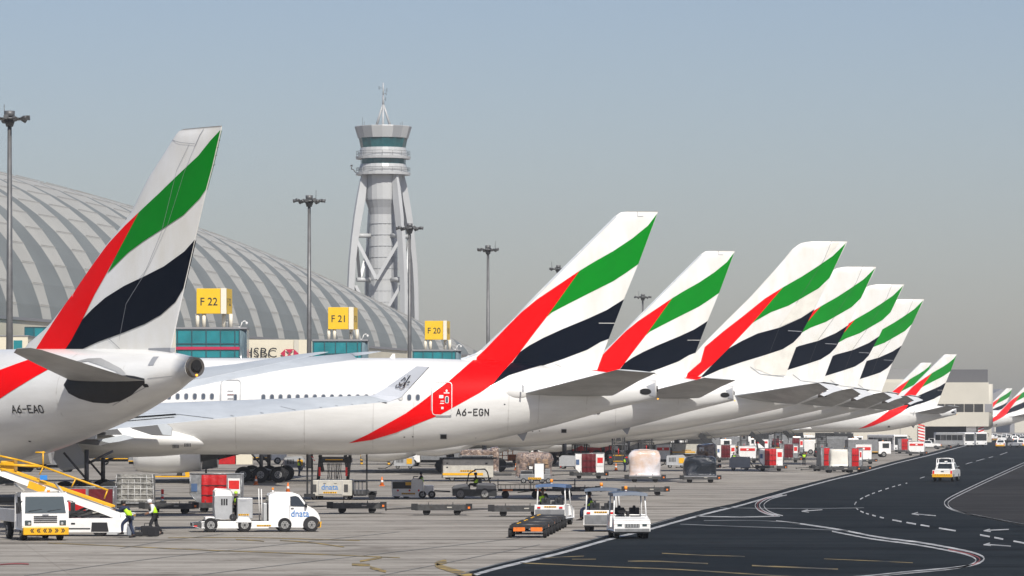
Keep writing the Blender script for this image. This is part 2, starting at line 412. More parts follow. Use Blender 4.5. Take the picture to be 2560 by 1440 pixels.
for px,th in (([(120,1358),(300,1366),(520,1376),(760,1385),(1000,1395)],1.3),([(590,1349),(640,1352),(660,1354)],1.8),([(700,1352),(770,1356),(860,1368)],1.8),([(1190,1444),(1125,1425),(1090,1412),(1116,1404)],9),([(880,1412),(925,1413)],5),([(900,1404),(955,1394)],3.5),([(925,1419),(965,1430)],5),([(420,1345),(640,1345),(900,1352)],1.2)):
    mark('yellow_line',px,th,'line_yellow')
mark('yellow_line',[(660,1262),(900,1266),(1250,1272)],1.0,'line_faint',.018)
mark('red_line',[(0,1412),(40,1410),(72,1411)],2.4,'line_red')
# concrete joints running away from the camera
for px in ([(60,1440),(360,1400),(720,1360),(1000,1330)],[(480,1440),(800,1402),(1100,1368),(1350,1340)],[(300,1372),(420,1352),(560,1335)],[(950,1440),(1180,1395),(1350,1362)]):
    mark('slab_joint',px,.6,'line_faint',.014)

# ------------------------------------------------------------------ terminal pier
def wall_x(D): return -38.7+(D-700)*.1865
WD=(520,862)
WT=18.8
t=thing('terminal_pier','long low beige pier wall with the bank sign at the foot of the great dome','building',(0,0,0))
b=MB(); p0=(wall_x(WD[0]),WD[0]); p1=(wall_x(WD[1]),WD[1])
nx=-.97; ny=.13
def wallpt(D,o,z): return (wall_x(D)+nx*o, D+ny*o, z)
for a,c in ((WD[0],600),(600,700),(700,790),(790,WD[1])):
    b.face([wallpt(a,0,4.6),wallpt(c,0,4.6),wallpt(c,0,WT),wallpt(a,0,WT)],'beige_wall')
    b.face([wallpt(a,0,WT),wallpt(c,0,WT),wallpt(c,9,WT),wallpt(a,9,WT)],'grey_wall')
b.face([wallpt(WD[0],0,4.6),wallpt(WD[0],9,4.6),wallpt(WD[0],9,WT),wallpt(WD[0],0,WT)],'beige_wall')
b.build('wall',t)
b=MB(); b.face([wallpt(WD[0],3,0),wallpt(WD[1],3,0),wallpt(WD[1],3,4.6),wallpt(WD[0],3,4.6)],'dark_wall')  # shade of the recessed ground floor is put into the wall colour
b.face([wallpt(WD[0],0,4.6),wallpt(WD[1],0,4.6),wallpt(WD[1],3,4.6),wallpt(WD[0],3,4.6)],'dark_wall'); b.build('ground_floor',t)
# roller doors and columns of the shaded ground floor
for D in range(530,860,14):
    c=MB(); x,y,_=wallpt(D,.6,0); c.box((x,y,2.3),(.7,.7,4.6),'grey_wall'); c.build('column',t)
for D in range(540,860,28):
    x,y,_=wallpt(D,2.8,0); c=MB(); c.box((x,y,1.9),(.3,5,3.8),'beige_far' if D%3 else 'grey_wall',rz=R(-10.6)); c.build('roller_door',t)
# coping and grey panel joints
b=MB()
for a,c in zip(range(520,862,40),range(560,900,40)):
    c=min(c,862); p=wallpt(a,-.25,WT-.1); q=wallpt(c,-.25,WT-.1)
    b.face([p,q,(q[0],q[1],WT+.3),(p[0],p[1],WT+.3)],'grey_wall'); b.face([(p[0],p[1],WT+.3),(q[0],q[1],WT+.3),wallpt(c,1,WT+.3),wallpt(a,1,WT+.3)],'grey_wall')
b.build('coping',t)
# pilasters, lettering and logo. A big sign board faces the camera
def on_wall(px,py,o=0.0,D=None):
    return P(px,py,D)
BD=640.0
s=BD/F
b=MB(); c=P(695,872,BD); b.box((c.x,c.y+1.2,c.z),(152*s,2.0,46*s),'beige_wall'); b.box((P(741,872,BD).x,c.y+.15,c.z),(12*s,.4,46*s),'beige_far'); sgn=b.build('sign_wall',t)
b=MB(); o=P(606,894,BD)
b.text('HSBC',36*s,lambda u,v:(o.x+.1+u*.97, BD-.25+.1, o.z+v),'letter_black'); b.build('lettering',t)
b=MB(); y=BD-.14
def lp(px,py): q=P(px,py,BD); return (q.x,-.0+y,q.z)
for tri in (((713,873),(713,894),(701,884)),((713,873),(735,873),(724,884)),((735,873),(735,894),(747,884)),((724,884),(735,894),(713,894))):
    b.face([lp(*q) for q in tri],'stripe_crimson')
b.build('logo',t)

# the ribbed dome
def dome():
    t=thing('ribbed_dome','huge pale ribbed vaulted concourse roof curving down behind the yellow gate signs','building',(0,0,0))
    D0,D1=455.0,900.0
    def prm(D):
        u=(D-D0)/(D1-D0)
        k=max(0.0,1-max(0,(D-620)/(D1-620))**2.2)**1.1
        return 40*k+.3, 30*k+.15
    NP=28
    def ring(D):
        W_,Hh=prm(D); xb=wall_x(D)-1.5; pts=[]
        for j in range(NP+1):
            ph=R(6+168*j/NP) if True else 0
            off_=W_*(math.cos(R(6))-math.cos(ph)); z=18+Hh*(math.sin(ph)-math.sin(R(6)))
            pts.append((xb-off_*.985, D+off_*.13, z))
        return pts
    # rib positions: light band widens towards the crest
    n=0; D=D0; shell=MB(); glass=MB(); joints=MB()
    while D<D1-8:
        step=14.8; A=D; B_=min(D+step,D1-.5)
        rows=9
        rr=[ring(A+(B_-A)*k/rows) for k in range(rows+1)]
        for j in range(NP):
            f0=.27+.66*min(1,1.12*math.sin(math.pi*j/NP))**1.6; f1=.27+.66*min(1,1.12*math.sin(math.pi*(j+1)/NP))**1.6
            r0=ring(A)[j]; r1=ring(A)[j+1]
            def mixp(j_,f):
                a=rr[0][j_]; k=f*rows; i0=min(int(k),rows-1); q=k-i0; p=rr[i0][j_]; s_=rr[i0+1][j_]
                return tuple(p[c]+(s_[c]-p[c])*q for c in range(3))
            a0,a1=mixp(j,0),mixp(j+1,0); m0,m1=mixp(j,f0),mixp(j+1,f1); e0,e1=mixp(j,1),mixp(j+1,1)
            shell.face([a0,m0,m1,a1],'dome_panel',True); shell.face([m0,e0,e1,m1],'dome_glass',True)
            u0=tuple(c+(0 if i<2 else .06) for i,c in enumerate(a0))
            # panel joint across the light band
            d=.10
            jj=[mixp(j,0),mixp(j,f0)]
            lift=lambda p,dz:(p[0]+.12,p[1]-.12,p[2]+dz)
            joints.face([lift(jj[0],.02),lift(jj[1],.02),lift(jj[1],.11),lift(jj[0],.16-.0)],'dome_joint')
        D=B_; n+=1
    sh=shell.build('roof_shell',t); joints.build('panel_joints',t)
    return t
dome()

# gate houses with their yellow signs
def gate(px0,px1,top,D,num,stripe=False,sg=None,label='',slabel=''):
    s=D/F; x0=P(px0,0,D).x; x1=P(px1,0,D).x; z1=P(0,top,D).z; w=x1-x0
    t=thing('gate_house',label,'gate building',((x0+x1)/2,D,0),0,'teal glass gate houses along the pier')
    b=MB(); b.b2(-w/2,w/2,.15,6,4.2,z1,'teal_glass'); b.build('glass_wall',t)
    b=MB(); b.b2(w/2,w/2+.9,.9,6,4.2,z1+.02,'side_glass'); b.cyl((w/2,1.0,4.2),(w/2,1.0,z1-.02),.86,'side_glass',n=16); b.build('corner_glass',t)
    b=MB(); b.b2(-w/2-.9,-w/2-.02,.0,6,0,z1-.1,'beige_far'); b.b2(-w/2,w/2,1,6,0,4.2,'dark_wall'); b.build('base',t)
    b=MB(); n=4; cw=(w-.9)/n
    for i in range(n+1): b.b2(-w/2+i*cw-.06+.2,-w/2+i*cw+.06+.2,-.02,.14,4.2,z1-.05,'mullion')
    b.b2(w/2-.14,w/2-.02,-.02,.14,4.2,z1-.05,'mullion')
    hh=1.95; z=z1-.05
    while z>4.2: b.b2(-w/2,w/2,-.01,.13,z-.08,z,'mullion'); z-=hh
    b.build('mullions',t)
    b=MB(); b.b2(-w/2-.05,w/2+.95,-.08,6.1,z1-.02,z1+.22,'grey_wall'); b.build('parapet',t)
    if stripe:
        b=MB(); b.b2(-w/2,w/2-.05,-.06,.12,P(0,874,D).z,P(0,867,D).z,'stripe_crimson'); b.build('stripe',t)
    # roof camera on its bent arm
    c=thing('roof_camera','white camera arm on the roof corner of the gate house beside sign F '+num,'camera',((x0+x1)/2+w/2-.35,D+1,z1+.22),0,'camera arms on the gate roofs')
    b=MB(); b.tube([(0,0,0),(.35,0,.05),(.6,0,.75),(.95,0,.9),(1.15,0,.75)],.07,'vehicle_white'); b.build('arm',c)
    b=MB(); b.ball((1.2,0,.62),.2,'vehicle_white',8); b.build('dome_camera',c)
    c2=MB(); c2.cyl((-1.5,0,0),(-1.5,0,.9),.03,'vehicle_white',n=5); c2.ball((-1.5,0,1.0),.17,'vehicle_grey',8); c2.build('sensor',c)
    if sg:
        a0,a1,a2,a3,y0,y1=sg       # board left, board right, post right, end right, top, bottom
        q=lambda px:P(px,0,D).x-(x0+x1)/2-0; zt=P(0,y0,D).z; zb=P(0,y1,D).z
        g_=thing('gate_sign',slabel,'sign',((x0+x1)/2,D,z1+.22),0,'yellow gate signs on the roofs')
        zt-=z1+.22; zb-=z1+.22
        b=MB(); b.b2(q(a0),q(a1)-.02,.2,1.3,zb,zt,'sign_yellow'); b.build('front_board',g_,bevel=.03)
        b=MB(); b.b2(q(a1),q(a2),-.05,1.35,zb-.02,zt+.04,'sign_post'); b.build('corner_post',g_)
        b=MB(); rot=R(62)
        xa=q(a2)+.02; xb=q(a3); yb=3.6
        b.face([(xa,.2,zb),(xb,yb,zb),(xb,yb,zt),(xa,.2,zt)],'sign_yellow'); b.face([(xa,.2,zt),(xb,yb,zt),(xb-.8,yb,zt),(xa-.6,1.3,zt)],'sign_yellow'); b.face([(xb-.8,yb,zb),(xb,yb,zb),(xa,.2,zb),(xa-.6,1.3,zb)],'sign_yellow')
        b.face([(xb,yb,zb),(xb-.8,yb,zb),(xb-.8,yb,zt),(xb,yb,zt)],'sign_yellow'); b.face([(xb-.8,yb,zb),(xa-.6,1.3,zb),(xa-.6,1.3,zt),(xb-.8,yb,zt)],'sign_yellow'); b.build('side_board',g_)
        hgt=zt-zb; b=MB(); b.text('F '+num,hgt*.44,lambda u,v:(q(a0)+hgt*.13+u*.93,.17,zb+hgt*.33+v),'letter_black',bold=.012); b.build('lettering',g_)
        b=MB(); L_=((xb-xa)**2+(yb-.2)**2)**.5; ux=(xb-xa)/L_; uy=(yb-.2)/L_
        b.text('F '+num,hgt*.40,lambda u,v:(xa+(L_*.12+u*.9)*ux+uy*.03,.2+(L_*.12+u*.9)*uy-ux*.03,zb+hgt*.34+v),'letter_black',bold=.012); b.build('lettering',g_)
        for xx in (q(a0)+.1,q(a1)+.30,q(a2)+.5,q(a0)+1.0):
            b=MB(); yy=.7 if xx<q(a1)+.3 else 1.6
            b.cyl((xx,yy,0),(xx,yy,zb),.27 if xx>q(a0)+.5 or True else .3,'sign_post',n=12); b.build('leg',g_)
gate(440,600,822,580,'22',True,(491,552,566,576,721,784),'teal glass gate house with a crimson stripe, under the F 22 sign','yellow F 22 gate sign, largest of the three')
gate(781,905,852,666,'21',False,(820,872,884,892,768,823),'teal glass gate house under the F 21 sign, without stripe','yellow F 21 gate sign, middle one of the three')
gate(1031,1140,877,748,'20',False,(1062,1108,1117,1124,802,849),'teal glass gate house under the F 20 sign, rightmost','yellow F 20 gate sign, smallest and rightmost')
def plain_gate():
    D=545.0; x0=P(62,0,D).x; x1=P(132,0,D).x; z1=P(0,817,D).z
    t=thing('gate_house','dark teal glass gate house half hidden by the leftmost tail fin','gate building',((x0+x1)/2,D,0))
    w=x1-x0; b=MB(); b.b2(-w/2,w/2,0,12,4.2,z1,'teal_glass'); b.build('glass_wall',t)
    b=MB(); b.b2(-w/2,-w/2+1.3,-.03,0,4.3,z1-.1,'teal_dark')
    for i in range(4): b.b2(-w/2+i*w/3-.05,-w/2+i*w/3+.05,-.1,-.02,4.2,z1-.05,'mullion')
    for i in range(4): b.b2(-w/2,w/2,-.09,-.015,z1-.1-2*i,z1-2*i,'mullion')
    b.build('mullions',t); b=MB(); b.b2(-w/2,w/2,.5,12,0,4.2,'dark_wall'); b.build('base',t)
    t=thing('service_block','low beige roof block with teal window between lamp mast and dark teal gate house','building',(P(30,0,530).x,530,0))
    b=MB(); z=P(0,841,530).z; b.b2(-2.4,2.0,0,10,0,z,'beige_wall'); b.build('wall',t)
    b=MB(); b.b2(.2,1.3,-.06,-.01,z-1.6,z-.5,'teal_glass'); b.build('window',t)
    b=MB(); b.b2(-2.5,2.1,-.1,10.1,z,z+.15,'grey_wall'); b.build('coping',t)
plain_gate()

# ------------------------------------------------------------------ control tower
def tower():
    D=1014.0; s=F/D; X=(958-1280)/s
    t=thing('control_tower','tall silver control tower with green glass cab and four curved buttress legs','tower',(X,D,0))
    zz=lambda py: H+(YH-py)/s
    def lathe(name,prof,m,n=24,smooth_=False,mf=None,parent=t,rz=0):
        b=MB(); rings=[[(w/s*math.cos(2*math.pi*k/n+rz),w/s*math.sin(2*math.pi*k/n+rz),zz(py)) for k in range(n)] for py,w in prof]
        b.loft(rings,m,smooth_,True,mf); return b.build(name,parent)
    lathe('lower_shaft',[(1108,37),(700,36),(537,35)],'tower_clad',20,mf=lambda a,k:'tower_panel' if k%7==3 else 'tower_clad')
    b=MB()
    for py in range(560,860,28):
        r=37/s; b.cyl((0,0,zz(py)-.03),(0,0,zz(py)+.03),r*.998,'tower_panel',n=20)
    b.build('panel_seams',t)
    lathe('flare',[(537,35),(520,38),(503,44),(501,44.5)],'tower_panel',20)
    lathe('upper_shaft',[(501,45.5),(497,46),(470,46),(437,46)],'tower_clad',20,mf=lambda a,k:'tower_panel' if k%7==5 else 'tower_clad')
    lathe('lower_deck',[(438,68),(432,68.5),(431,60),(420,60),(411,57)],'tower_clad')
    lathe('lower_glass',[(411,56.5),(398,56.5)],'tower_glass',16)
    lathe('upper_deck',[(398,68),(392,69),(391,60),(380,59),(370,57)],'tower_clad')
    lathe('cab_glass',[(370,56),(346,61)],'tower_glass',12)
    lathe('cab_roof',[(346,63),(318,71.5),(316.5,71),(317,60)],'tower_clad',16,mf=lambda a,k:'tower_panel' if (k*7)%5<2 else 'tower_clad')
    for z0,z1,w in ((420,431,67),(379,392,67)):
        b=MB()
        for zz_ in (z0,(z0+z1)/2):
            for k in range(32):
                a=2*math.pi*k/32; c=2*math.pi*(k+1)/32
                b.cyl((w/s*math.cos(a),w/s*math.sin(a),zz(zz_)),(w/s*math.cos(c),w/s*math.sin(c),zz(zz_)),.05,'lamp_steel',n=4,caps=False)
        for k in range(0,32,2):
            a=2*math.pi*k/32; b.cyl((w/s*math.cos(a),w/s*math.sin(a),zz(z1)),(w/s*math.cos(a),w/s*math.sin(a),zz(z0)),.05,'lamp_steel',n=4,caps=False)
        b.build('railing',t)
    b=MB(); top=zz(262)
    for k in range(3):
        a=R(30+120*k+0); b.cyl((2.05*math.cos(a)*1.0,2.05*math.sin(a),zz(318)),(0.12*math.cos(a),0.12*math.sin(a),top),.33,'tower_clad',.2,n=8)
    b.build('mast_tripod',t)
    b=MB(); b.cyl((0,0,top-.5),(0,0,zz(238)),.28,'tower_panel',.2,n=8); b.cyl((0,0,zz(238)),(0,0,zz(207)),.17,'tower_clad',.12,n=6)
    for z_,r in ((225,.9),(220,-1.0),(234,.7),(248,.6)): b.cyl((0,0,zz(z_)),(r,0,zz(z_)),.05,'lamp_steel',n=4); b.cyl((r,0,zz(z_)-.4),(r,0,zz(z_)+.5),.08,'lamp_steel',n=4)
    b.build('mast',t)
    for a,l in ((150,1.6),(205,2.2),(330,1.2),(40,1.4),(100,2.0)):
        b=MB(); x,y=5.4*math.cos(R(a)),5.4*math.sin(R(a)); b.cyl((x,y,zz(318)),(x,y,zz(318)+l),.05,'lamp_steel',n=4); b.build('roof_aerial',t)
    b=MB(); b.tube([(-6.6,-1,zz(432)),(-7.2,-1,zz(424)),(-7.6,-1,zz(424)),(-7.6,-1,zz(418))],.12,'lamp_steel'); b.ball((-7.6,-1,zz(415)),.3,'lamp_steel',6); b.build('roof_camera',t)
    # curved buttress legs: outline (height row, outer radius, inner radius) in photo pixels
    legprof=[(421,52,50),(437,58,47),(460,64,47),(500,72,52),(540,79,60),(600,87,71),(660,93,78),(720,96,82),(800,97,84),(1108,97,84)]
    def leg(deg):
        b=MB(); ca,sa=math.cos(R(deg)),math.sin(R(deg)); rings=[]
        for py,ro,ri in legprof:
            th=.85 if py>480 else .3+.55*(py-421)/59
            ro,ri=ro/s,ri/s; z=zz(py)
            rings.append([(ro*ca-th*.55*sa,ro*sa+th*.55*ca,z),(ri*ca-th*sa,ri*sa+th*ca,z),(ri*ca+th*sa,ri*sa-th*ca,z),(ro*ca+th*.55*sa,ro*sa-th*.55*ca,z)])
        b.loft(rings,'tower_clad',False); b.build('leg',t)
    angs=(205,308,28,118)
    for d in angs: leg(d)
    def at(deg,py,r): return Vector((r/s*math.cos(R(deg)),r/s*math.sin(R(deg)),zz(py)))
    for i in range(4):
        a,c=angs[i],angs[(i+1)%4]; cc=c+(360 if c<a else 0); mid=(a+cc)/2
        vtx=at(mid,700,62)
        for d in (a,c):
            b=MB(); b.cyl(at(d,598,74),vtx,.55,'tower_clad',n=4,smooth=False); b.build('brace',t)
            b=MB(); b.cyl(at(d,716,74),at(mid,820,62),.5,'tower_clad',n=4,smooth=False); b.build('brace',t)
    for d in angs:
        for py in (590,700):
            b=MB(); b.cyl(at(d,py,34),at(d,py,72),.55,'tower_clad',n=6); b.build('strut',t)
tower()

# ------------------------------------------------------------------ flood light masts
def mast(px,py,D,label,first=None,hw=1.0):
    z=P(0,py,D).z; X=P(px,0,D).x
    t=thing('light_mast',label,'light mast',(X,D,0),R(random.uniform(0,360)),'tall floodlight masts behind the aircraft')
    b=MB(); b.cyl((0,0,0),(0,0,z-.5),.36,'mast_steel',.17,n=10); b.build('pole',t)
    b=MB(); b.cyl((0,0,z-.35),(0,0,z-.2),1.0*hw,'lamp_steel',n=16); b.cyl((0,0,z-.9),(0,0,z-.3),.3,'lamp_steel',.5,n=8)
    b.cyl((0,0,z-.1),(0,0,z+.38),.40*hw,'mast_steel',.42*hw,n=10); b.tube([(1.2*hw,0,z),(1.25*hw,0,z+1)],.03,'lamp_steel')
    b.build('head_ring',t)
    for k in range(12):
        a=2*math.pi*k/12; r=(1.0+.22*((k*5)%3))*hw
        b=MB(); c=Vector((r*math.cos(a),r*math.sin(a),z-.2)); b.cyl((.9*hw*math.cos(a),.9*hw*math.sin(a),z-.28),c,.07,'lamp_steel',n=4)
        o=Vector((math.cos(a),math.sin(a),(-.5,-.15,.05)[k%3])); b.cyl(c-o*.1,c+o*.38,.13,'lamp_steel',.22,n=7); b.build('floodlight',t)
mast(24,289,343,'floodlight mast at the far left edge, beside the leftmost tail fin',hw=1.05)
mast(773,497,471,'floodlight mast between the F 22 and F 21 signs',hw=1.0)
mast(1024,566,536,'floodlight mast in front of the control tower',hw=.95)
mast(1220,620,603,'floodlight mast standing alone right of the F 20 sign',hw=.95)
mast(1396,669,677,'floodlight mast half hidden by the large white tail fin in the middle',hw=.9)
mast(1607,740,833,'floodlight mast seen between the two middle tail fins',hw=.95)
# ------------------------------------------------------------------ aircraft
class Body:
    def __init__(s, st, step=.8):
        s.r=smooth(st,step); s.x=[r[0] for r in s.r]; s.zt=[r[1] for r in s.r]; s.zb=[r[2] for r in s.r]; s.w=[r[3] for r in s.r]
    def surf(s,x,z):
        zt=itp(x,s.x,s.zt); zb=itp(x,s.x,s.zb); w=itp(x,s.x,s.w); zc=(zt+zb)/2; rz=(zt-zb)/2
        u=max(-1,min(1,(z-zc)/rz)); return w*math.sqrt(max(0,1-u*u))
    def mesh(s,m='white_paint',n=56):
        b=MB(); rings=[]
        for x,zt,zb,w in s.r:
            zc=(zt+zb)/2; rz=(zt-zb)/2
            rings.append([(x,w*math.cos(2*math.pi*k/n),zc+rz*math.sin(2*math.pi*k/n)) for k in range(n)])
        b.loft(rings,m,True); return b
    def lift(s,side,off=.02):
        def f(x,z):
            zt=itp(x,s.x,s.zt); zb=itp(x,s.x,s.zb); w=itp(x,s.x,s.w); zc=(zt+zb)/2; rz=(zt-zb)/2
            u=max(-1,min(1,(z-zc)/rz)); return (x, side*(w+off)*math.sqrt(max(0,1-u*u)), zc+(rz+off)*u)
        return f
class Fin:
    def __init__(s, le, te, T=.055):
        s.le=sorted([(z,x) for x,z in le]); s.te=sorted([(z,x) for x,z in te]); s.T=T
    def LE(s,z): return itp(z,[p[0] for p in s.le],[p[1] for p in s.le])
    def TE(s,z): return itp(z,[p[0] for p in s.te],[p[1] for p in s.te])
    def half(s,x,z):
        a,b=s.LE(z),s.TE(z); c=max(.05,b-a); u=max(0,min(1,(x-a)/c)); ztop=s.le[-1][0]
        k=min(1,max(.12,(ztop-z)/.35))
        return s.T*min(c,8.0)*k*(2.6*math.sqrt(u)-1.0*u-1.6*u*u)*.62+.015
    def lift(s,side,off=.02): return lambda x,z:(x, side*(s.half(x,z)+off), z)
    def mesh(s,z0,m='white_fin'):
        b=MB(); z1=s.le[-1][0]; rows=sorted(set([z0+(z1-.36-z0)*k/30 for k in range(31)]+[z1-.2,z1-.08,z1])); us=[(1-math.cos(math.pi*k/20))/2 for k in range(21)]
        rings=[]
        for z in rows:
            a,c=s.LE(z),s.TE(z); xs=[a+(c-a)*u for u in us]
            rings.append([(x,-s.half(x,z),z) for x in xs]+[(x,s.half(x,z),z) for x in reversed(xs)])
        b.loft(rings,m,True); return b
def slab(b, secs, m, mu=None, n=8):
    """wing-like solid: sections (LE point, TE point, thickness) lofted; flat-bottomed airfoil"""
    rings=[]
    for le,te,th in secs:
        le=Vector(le); te=Vector(te); up=Vector((0,0,1)); r=[]
        us=[(1-math.cos(math.pi*k/n))/2 for k in range(n+1)]
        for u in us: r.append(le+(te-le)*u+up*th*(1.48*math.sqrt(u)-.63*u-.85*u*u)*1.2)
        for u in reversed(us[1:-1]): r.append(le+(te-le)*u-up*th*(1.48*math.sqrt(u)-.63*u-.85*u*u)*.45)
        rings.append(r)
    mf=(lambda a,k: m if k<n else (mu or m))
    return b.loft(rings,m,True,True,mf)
def wheelset(name,parent,x,y,r,w,m2='rim'):
    b=MB(); b.cyl((x,y-w/2,r),(x,y+w/2,r),r,'tyre',n=24)
    b.build(name,parent,bevel=r*.14)
def bogie(parent,x,y,r=.66,axles=(-1.45,0,1.45),top=3.4,lat=.7):
    root=MB(); root.cyl((x,y,r+.1),(x,y,top),.15,'gear_steel',n=10); root.cyl((x,y,r+.1),(x,y,r+.95),.14,'gear_light',n=10)
    root.cyl((x+axles[0],y,r),(x+axles[-1],y,r),.16,'gear_steel',n=8)
    root.cyl((x+.1,y,top-.9),(x+1.7,y+.3,top-.1),.09,'gear_steel',n=6); root.cyl((x-.1,y,r+.9),(x-1.5,y,top-.2),.08,'gear_steel',n=6)
    root.cyl((x,y,r+.6),(x+.9,y,r+.3),.07,'gear_light',n=6); root.cyl((x,y,r+.6),(x-.9,y,r+.3),.07,'gear_light',n=6)
    g_=root.build('landing_gear',parent)
    for ax in axles:
        for sd in (-1,1):
            b=MB(); yy=y+sd*lat; b.cyl((x+ax,yy-.25,r),(x+ax,yy+.25,r),r,'tyre',n=26); o=b.build('wheel',g_,bevel=.12)
            b=MB(); b.cyl((x+ax,yy+sd*.19,r),(x+ax,yy+sd*.27,r),r*.46,'rim',n=18); b.cyl((x+ax,yy+sd*.2,r),(x+ax,yy+sd*.31,r),r*.18,'gear_steel',n=10)
            for k in range(8):
                a=k*math.pi/4; b.cyl((x+ax+.2*math.cos(a),yy+sd*.26,r+.2*math.sin(a)),(x+ax+.2*math.cos(a),yy+sd*.285,r+.2*math.sin(a)),.045,'tyre',n=6)
            b.build('hub',g_)
    return g_
U1=37.5
def L1(px,py): return ((px-1640)/U1, H+(YH-py)/U1)
def poly1(*pts): return [L1(*p) for p in pts]
T7B=Body([( (x-1640)/U1, H+(YH-t)/U1, H+(YH-b_)/U1, w) for x,t,b_,w in (
 (-1300,1014,1046,.3),(-1280,985,1080,1.2),(-1200,932,1118,2.5),(-1080,904,1131,3.05),(-900,895,1136,3.2),(0,895,1136,3.2),(700,895,1136,3.2),(900,895,1136,3.2),(1000,895,1133,3.18),(1100,897,1123,3.05),(1180,900,1110,2.85),
 (1260,905,1094,2.55),(1328,911,1078,2.25),(1400,917,1060,1.9),(1481,926,1037,1.45),(1547,935,1020,1.0),(1600,943,1007,.62),(1641,951,997,.25))])
T7F=Fin(poly1((1150,898),(1169,892),(1195,882),(1220,858),(1278,803),(1342,735),(1437,640),(1538,540),(1556,528.2),(1570,528)), poly1((1645,528),(1644,533),(1596,660),(1560,748),(1522,847),(1490,932)))
RED1=poly1((1449,677),(1422,695),(1342,749),(1303,781),(1271,813),(1246,839),(1214,872),(1192,893),(1190,908),(1262,912),(1276,910),(1300,880),(1333,836),(1367,792))
RED1B=poly1((1192,893),(1160,922),(1124,954),(1101,971),(1053,1008),(1018,1033),(990,1049),(920,1087),(876,1107),(933,1099),(993,1081),(1051,1057),(1100,1038),(1131,1021),(1171,999),(1200,983),(1232,962),(1257,931),(1280,905))
GRN1=poly1((1449,677),(1485,655),(1533,628),(1581,596),(1620,564),(1643,534),(1596,660),(1565,682),(1533,703),(1469,735),(1422,759),(1380,781),(1367,792))
BLK1=poly1((1560,748),(1517,775),(1469,797),(1406,823),(1358,845),(1323,864),(1300,880),(1272,918),(1340,919),(1351,916),(1406,898),(1469,874),(1501,855),(1522,847))
BLK1B=poly1((1278,909),(1257,931),(1232,962),(1273,939),(1323,923),(1361,912),(1361,905),(1300,900))
def seam(b,pts,lift,w,m):
    for (x0,z0),(x1,z1) in zip(pts,pts[1:]):
        d=math.hypot(x1-x0,z1-z0); nx,nz=-(z1-z0)/d*w/2,(x1-x0)/d*w/2
        b.decal([(x0+nx,z0+nz),(x1+nx,z1+nz),(x1-nx,z1-nz),(x0-nx,z0-nz)],lift,m)
def rrect(cx,cz,w,h,r,n=5):
    pts=[]
    for qx,qz,a0 in ((1,1,0),(-1,1,90),(-1,-1,180),(1,-1,270)):
        for k in range(n+1):
            a=R(a0+90*k/n); pts.append((cx+qx*(w/2-r)+r*math.cos(a),cz+qz*(h/2-r)+r*math.sin(a)))
    return pts
def door(t,px0,px1,py0,py1,body,full=True,mark_='letter_white'):
    (x0,z1),(x1,z0)=L1(px0,py0),L1(px1,py1); cx,cz,w,h=(x0+x1)/2,(z0+z1)/2,x1-x0,z1-z0
    b=MB(); lf=body.lift(-1,.045); o=rrect(cx,cz,w,h,.24); i=rrect(cx,cz,w-.09,h-.09,.20)
    for k in range(len(o)):
        j=(k+1)%len(o); b.decal([o[k],o[j],i[j],i[k]],lf,'seam_grey' if not full else 'letter_white')
    seam(b,[(x0+.25,z0-.05),(x1-.05,z0-.05)],lf,.09,'seam_grey'); seam(b,[(x0-.04,z0+.3),(x0-.04,z1-.3)],lf,.04,'seam_grey')
    d=b.build('door',t)
    b=MB(); b.decal(rrect(cx+w*.24,cz-.08,.24,.46,.1),body.lift(-1,.05),'letter_white' if full else 'seam_grey'); b.decal(rrect(cx+w*.24,cz-.08,.17,.38,.07),body.lift(-1,.06),'window_dark'); b.build('door_window',d)
    b=MB(); lf2=body.lift(-1,.05)
    if full:
        for q in ((-.05,.12,.28,.20),(.02,-.17,.26,.05),(.0,-.32,.28,.06),(.02,-.62,.16,.16)): b.decal(rrect(cx+q[0]*w/1.3,cz+q[1],q[2],q[3],.04),lf2,mark_)
        b.decal(rrect(cx+.30,cz+.36,.38,.06,.03),lf2,mark_); b.decal(rrect(cx+.30,cz+.50,.12,.15,.05),lf2,mark_)
    else:
        b.decal(rrect(cx,cz+.1,.45,.05,.02),lf2,'curtain_maroon'); b.decal(rrect(cx,cz-.15,.4,.06,.02),lf2,'seam_grey'); b.decal(rrect(cx-.02,cz+.35,.4,.04,.015),lf2,'seam_grey')
    b.build('door_marking',d)
